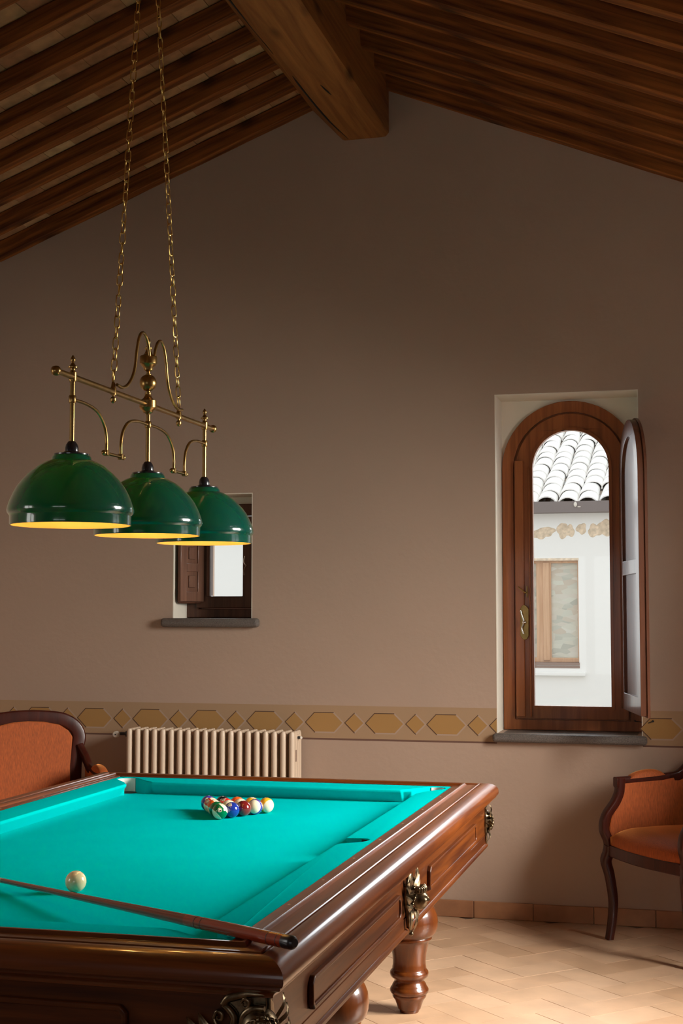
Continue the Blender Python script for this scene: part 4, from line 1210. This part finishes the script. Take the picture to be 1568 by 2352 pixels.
# lower brackets
def bracket(ya, yb, zt=2.137, zb=2.020):
    s = 1 if yb > ya else -1; d = abs(yb-ya)
    P = [(0, zt), (d*.38, zt-.000), (d*.72, zt-.012), (d*.93, zt-.045), (d, zt-.085), (d, zb)]
    bm = bmesh.new(); tube(bm, smooth_path([L_(ya+s*a, z) for a, z in P], 7), .0049, 12); obj('bracket_arm', bm, 'brass', parent=lamp, world=True)
bracket(3.622, 3.858); bracket(4.180, 3.966); bracket(4.180, 4.408); bracket(4.706, 4.508)
for ya, yb in ((3.858, 3.966), (4.408, 4.508)):
    bm = bmesh.new(); tube(bm, [L_(ya-.016, 2.012), L_(yb+.016, 2.012)], .0048, 12)
    for y in (ya-.018, yb+.018): ball(bm, L_(y, 2.012), .0078, 12)
    for y in (ya, yb): box(bm, LX-.0072, LX+.0072, y-.0072, y+.0072, 2.004, 2.021)
    obj('bracket_bar', bm, 'brass', parent=lamp, world=True, bevel=.001)
# shades
SO = [(.044, 1.982), (.050, 1.980), (.054, 1.974), (.056, 1.967), (.066, 1.9635), (.092, 1.949), (.115, 1.930), (.134, 1.910), (.149, 1.890), (.160, 1.869), (.168, 1.850), (.1725, 1.836), (.1745, 1.826), (.1725, 1.818), (.168, 1.8135), (.1665, 1.810), (.1665, 1.790), (.1655, 1.7855)]
SI = [(r-.004, z-.0035) for r, z in SO[:-1]] + [(.1625, 1.7855)]
for i, y in enumerate(YP):
    bm = bmesh.new(); n = 56
    lathe(bm, SO, (LX, y, 0), n, cap=False)
    so = obj('lamp_shade', bm, 'shade_out', parent=lamp, world=True, smooth=50)
    bm = bmesh.new(); lathe(bm, [SO[-1], SI[-1]], (LX, y, 0), n, cap=False); lathe(bm, SI, (LX, y, 0), n, cap=False)
    obj('inner_glass', bm, 'shade_in', parent=so, world=True, smooth=50)
    bm = bmesh.new(); lathe(bm, [(.030, 1.9780), (.049, 1.9795), (.0495, 1.9835), (.044, 1.9850), (.026, 1.9860), (.0235, 1.9890), (.0192, 1.991), (.0192, 2.000), (.0165, 2.010), (.011, 2.018), (.0075, 2.020)], (LX, y, 0), 28)
    obj('socket_cap', bm, 'bakelite', parent=so, world=True)
    bm = bmesh.new(); lathe(bm, [(.013, 1.975), (.013, 1.955), (.016, 1.945), (.026, 1.925), (.030, 1.908), (.027, 1.890), (.016, 1.880), (.004, 1.877)], (LX, y, 0), 20)
    obj('bulb', bm, 'bulb', parent=so, world=True)
    pl = bpy.data.lights.new('bulb_light', 'POINT'); pl.energy = 1.9; pl.color = (1, .52, .15); pl.shadow_soft_size = .02
    po = bpy.data.objects.new('bulb_light', pl); COL.objects.link(po); po.parent = lamp; po.location = (0, y-4.177, 1.855-1.785)
# chains
def chain(a, b, name):
    a, b = Vector(a), Vector(b); d = (b-a); Lc = d.length; d.normalize(); pitch = .0335; nlk = int(Lc/pitch)
    side = Vector((.8, -.6, 0)).normalized() if True else 0; side = (side-d*side.dot(d)).normalized(); oth = d.cross(side)
    bm = bmesh.new()
    for i in range(nlk):
        c_ = a+d*(pitch*(i+.5)); tw = random.uniform(-.35, .35)
        s0 = side if i % 2 == 0 else oth; s1 = oth if i % 2 == 0 else side
        sv = s0*math.cos(tw)+s1*math.sin(tw)
        path = []
        for k in range(14):
            t_ = 2*PI*k/14; cx_, cy_ = math.cos(t_), math.sin(t_)
            path.append(c_+sv*(.0084*cx_*(1 if abs(cy_) < .75 else .95))+d*(.0120*(1 if cy_ > 0 else -1)*(abs(cy_) > 1e-3)+.0072*cy_))
        tube(bm, path, .0019, 6, closed=True)
    obj(name, bm, 'chain', parent=lamp, world=True, smooth=60)
chain((LX, 3.902, 2.232), (LX, 4.140, 4.03), 'chain')
chain((LX, 4.451, 2.232), (LX, 4.150, 4.03), 'chain')
bm = bmesh.new(); tube(bm, smooth_path([(LX, 4.145, 4.075), (LX, 4.145, 4.05), (LX, 4.158, 4.03), (LX, 4.145, 4.018), (LX, 4.133, 4.03)], 5), .004, 8); lathe(bm, [(.03, 4.078), (.03, 4.070), (.008, 4.062)], (LX, 4.145, 0), 20)
obj('ceiling_hook', bm, 'brass', parent=lamp, world=True)

# ------------------------------------------------------------------ armchairs
def armchair(loc, rz, label):
    t = empty('armchair', loc, rz)
    tag(t, label, 'armchair', 'orange and mahogany armchairs')
    W2, YFr, YBk = .298, -.25, .215
    RR = rrect(.042, .046, .012)
    for s in (-1, 1):
        # front leg, cabriole
        P = [(s*W2+s*.006, YFr-.004, 0), (s*W2-s*.004, YFr+.008, .10), (s*W2-s*.006, YFr+.012, .19), (s*W2+s*.004, YFr+.0, .30), (s*W2+s*.014, YFr-.012, .365), (s*W2+s*.006, YFr-.002, .405), (s*W2, YFr, .44)]
        path = smooth_path(P, 5); n = len(path)
        sc = [(.80+.45*(i/n)**1.5 if i < n*.86 else 1.08) for i in range(n)]
        bm = bmesh.new(); sweep(bm, path, RR, up=(0, 1, 0), scale=sc); obj('leg', bm, 'mahogany', parent=t)
        P = [(s*(W2-.01), YBk+.025, 0), (s*(W2-.012), YBk+.012, .15), (s*(W2-.014), YBk, .33), (s*(W2-.014), YBk, .44)]
        bm = bmesh.new(); sweep(bm, smooth_path(P, 5), rrect(.038, .042, .01), up=(0, 1, 0)); obj('leg', bm, 'mahogany', parent=t)
        # arm post curving up and back, then the arm itself
        P = [(s*W2, YFr, .40), (s*W2+s*.004, YFr-.004, .46), (s*(W2+.012), YFr-.022, .515), (s*(W2+.012), YFr-.010, .575), (s*(W2+.008), YFr+.040, .640), (s*(W2+.006), YFr+.062, .690), (s*(W2+.006), YFr+.066, .752)]
        bm = bmesh.new(); sweep(bm, smooth_path(P, 6), rrect(.044, .040, .010), up=(0, 1, 0), scale=None); obj('arm_post', bm, 'mahogany', parent=t)
        P = [(s*(W2+.006), YFr+.040, .733), (s*(W2+.008), YFr+.16, .735), (s*(W2+.006), YFr+.34, .742), (s*(W2), YBk-.055, .757), (s*(W2-.010), YBk-.008, .80), (s*(W2-.024), YBk+.018, .835), (s*(W2-.034), YBk+.030, .86)]
        bm = bmesh.new(); sweep(bm, smooth_path(P, 6), rrect(.050, .034, .010), up=(s*1.0, 0, .02)); 
        obj('arm', bm, 'mahogany', parent=t)
        # pad on the arm
        bm = bmesh.new(); ya, yb = YFr+.115, YFr+.315; rings = []
        for i in range(13):
            q = i/12; y = ya+(yb-ya)*q; hh = .034*min(1, (math.sin(PI*q)+.0)**.45 if 0 < q < 1 else .05); ww = .030*(.72+.28*math.sin(PI*q))
            zb = .748+.010*q
            rings.append([bm.verts.new((s*(W2+.008)+ww*math.cos(a), y, zb+hh*max(0, math.sin(a))**.8)) for a in [PI*k/8 for k in range(9)]])
        for a, b in zip(rings, rings[1:]):
            for k in range(9): bm.faces.new([a[k], a[(k+1) % 9], b[(k+1) % 9], b[k]])
        bm.faces.new(rings[0]); bm.faces.new(rings[-1])
        obj('arm_pad', bm, 'orange', parent=t, smooth=70)
        # upholstered side
        bm = bmesh.new()
        pts = [(YFr+.005, .46), (YFr-.005, .52), (YFr+.01, .575), (YFr+.055, .640), (YFr+.075, .69), (YFr+.080, .728), (YFr+.30, .735), (YBk-.03, .76), (YBk, .80), (YBk, .45)]
        plate(bm, pts, [], YZ, s*(W2-.012), s*(W2+.010)); obj('side_panel', bm, 'orange', parent=t, smooth=50, bevel=.006)
    # seat rails
    bm = bmesh.new()
    fr = [(-W2+.01, YFr+.0), (-.12, YFr-.022), (0, YFr-.030), (.12, YFr-.022), (W2-.01, YFr+.0)]
    sweep(bm, smooth_path([(x, y, .417) for x, y in fr], 5), [(-.015, -.027), (.015, -.027), (.015, .027), (-.015, .027)], up=(0, 0, 1))
    for s in (-1, 1): box(bm, s*W2-.015, s*W2+.015, YFr, YBk, .390, .444)
    box(bm, -W2, W2, YBk-.02, YBk+.012, .390, .444)
    obj('seat_rail', bm, 'mahogany', parent=t, smooth=40, bevel=.004)
    # seat cushion, domed
    bm = bmesh.new(); nx, ny = 18, 16; top = []
    for j in range(ny+1):
        row = []
        for i in range(nx+1):
            u = -1+2*i/nx; v = j/ny
            x = u*(W2-.014); y = YFr-.034*(1-u*u)*(1-v)-.006*(1-v)+v*(YBk-.01-YFr)
            e = min(1, (1-abs(u))*6+.0)**.5*min(1, v*6+.0)**.5 if True else 1
            z = .480+.042*e**.9+.016*(1-u*u)*math.sin(PI*min(1, v*.9+.05))
            row.append(bm.verts.new((x, y, z)))
        top.append(row)
    for a, b in zip(top, top[1:]):
        for i in range(nx): bm.faces.new([a[i], a[i+1], b[i+1], b[i]])
    edge = [top[0][i] for i in range(nx+1)]+[top[j][nx] for j in range(1, ny+1)]+[top[ny][i] for i in range(nx-1, -1, -1)]+[top[j][0] for j in range(ny-1, 0, -1)]
    low = [bm.verts.new((v.co.x, v.co.y, .443)) for v in edge]; m = len(edge)
    for k in range(m): bm.faces.new([edge[k], edge[(k+1) % m], low[(k+1) % m], low[k]])
    bm.faces.new(low)
    obj('seat_cushion', bm, 'orange', parent=t, smooth=70)
    # back: arched frame leaning backwards and its upholstery
    def yb_(z): return YBk+.0+(z-.45)*.10
    path = [(-.235, .44), (-.236, .60), (-.242, .76), (-.256, .86), (-.264, .905), (-.240, .955), (-.18, .992), (-.09, 1.006), (0, 1.010)]
    path = path+[(-x, z) for x, z in reversed(path[:-1])]
    bm = bmesh.new(); pp = smooth_path([(x, yb_(z), z) for x, z in path], 5)
    sweep(bm, pp, rrect(.070, .036, .010), up=(0, -1, .1), scale=[(1.0, 1) for _ in pp])
    obj('back_frame', bm, 'mahogany', parent=t, smooth=50)
    bm = bmesh.new()
    ins = [(-.212, .47), (-.212, .76), (-.222, .86), (-.226, .905), (-.205, .938), (-.16, .968), (-.08, .985), (0, .990)]
    ins = ins+[(-x, z) for x, z in reversed(ins[:-1])]
    plate(bm, ins, [], lambda u, v, d: (u, yb_(v)+d, v), -.026, .012)
    obj('back_cushion', bm, 'orange', parent=t, smooth=50, bevel=.012, seg=3)
    return t
_a = math.radians(-53)
CHX = -.449-(-.298*math.cos(_a)+.25*math.sin(_a)); CHY = 6.95-(-.298*math.sin(_a)-.25*math.cos(_a))
armchair((CHX, CHY, 0), math.radians(-53), 'mahogany armchair with orange seat standing right of the arched window')
armchair((-3.185, 6.475, -.0), math.radians(37), 'orange armchair with arched back in the left corner beside the radiator')
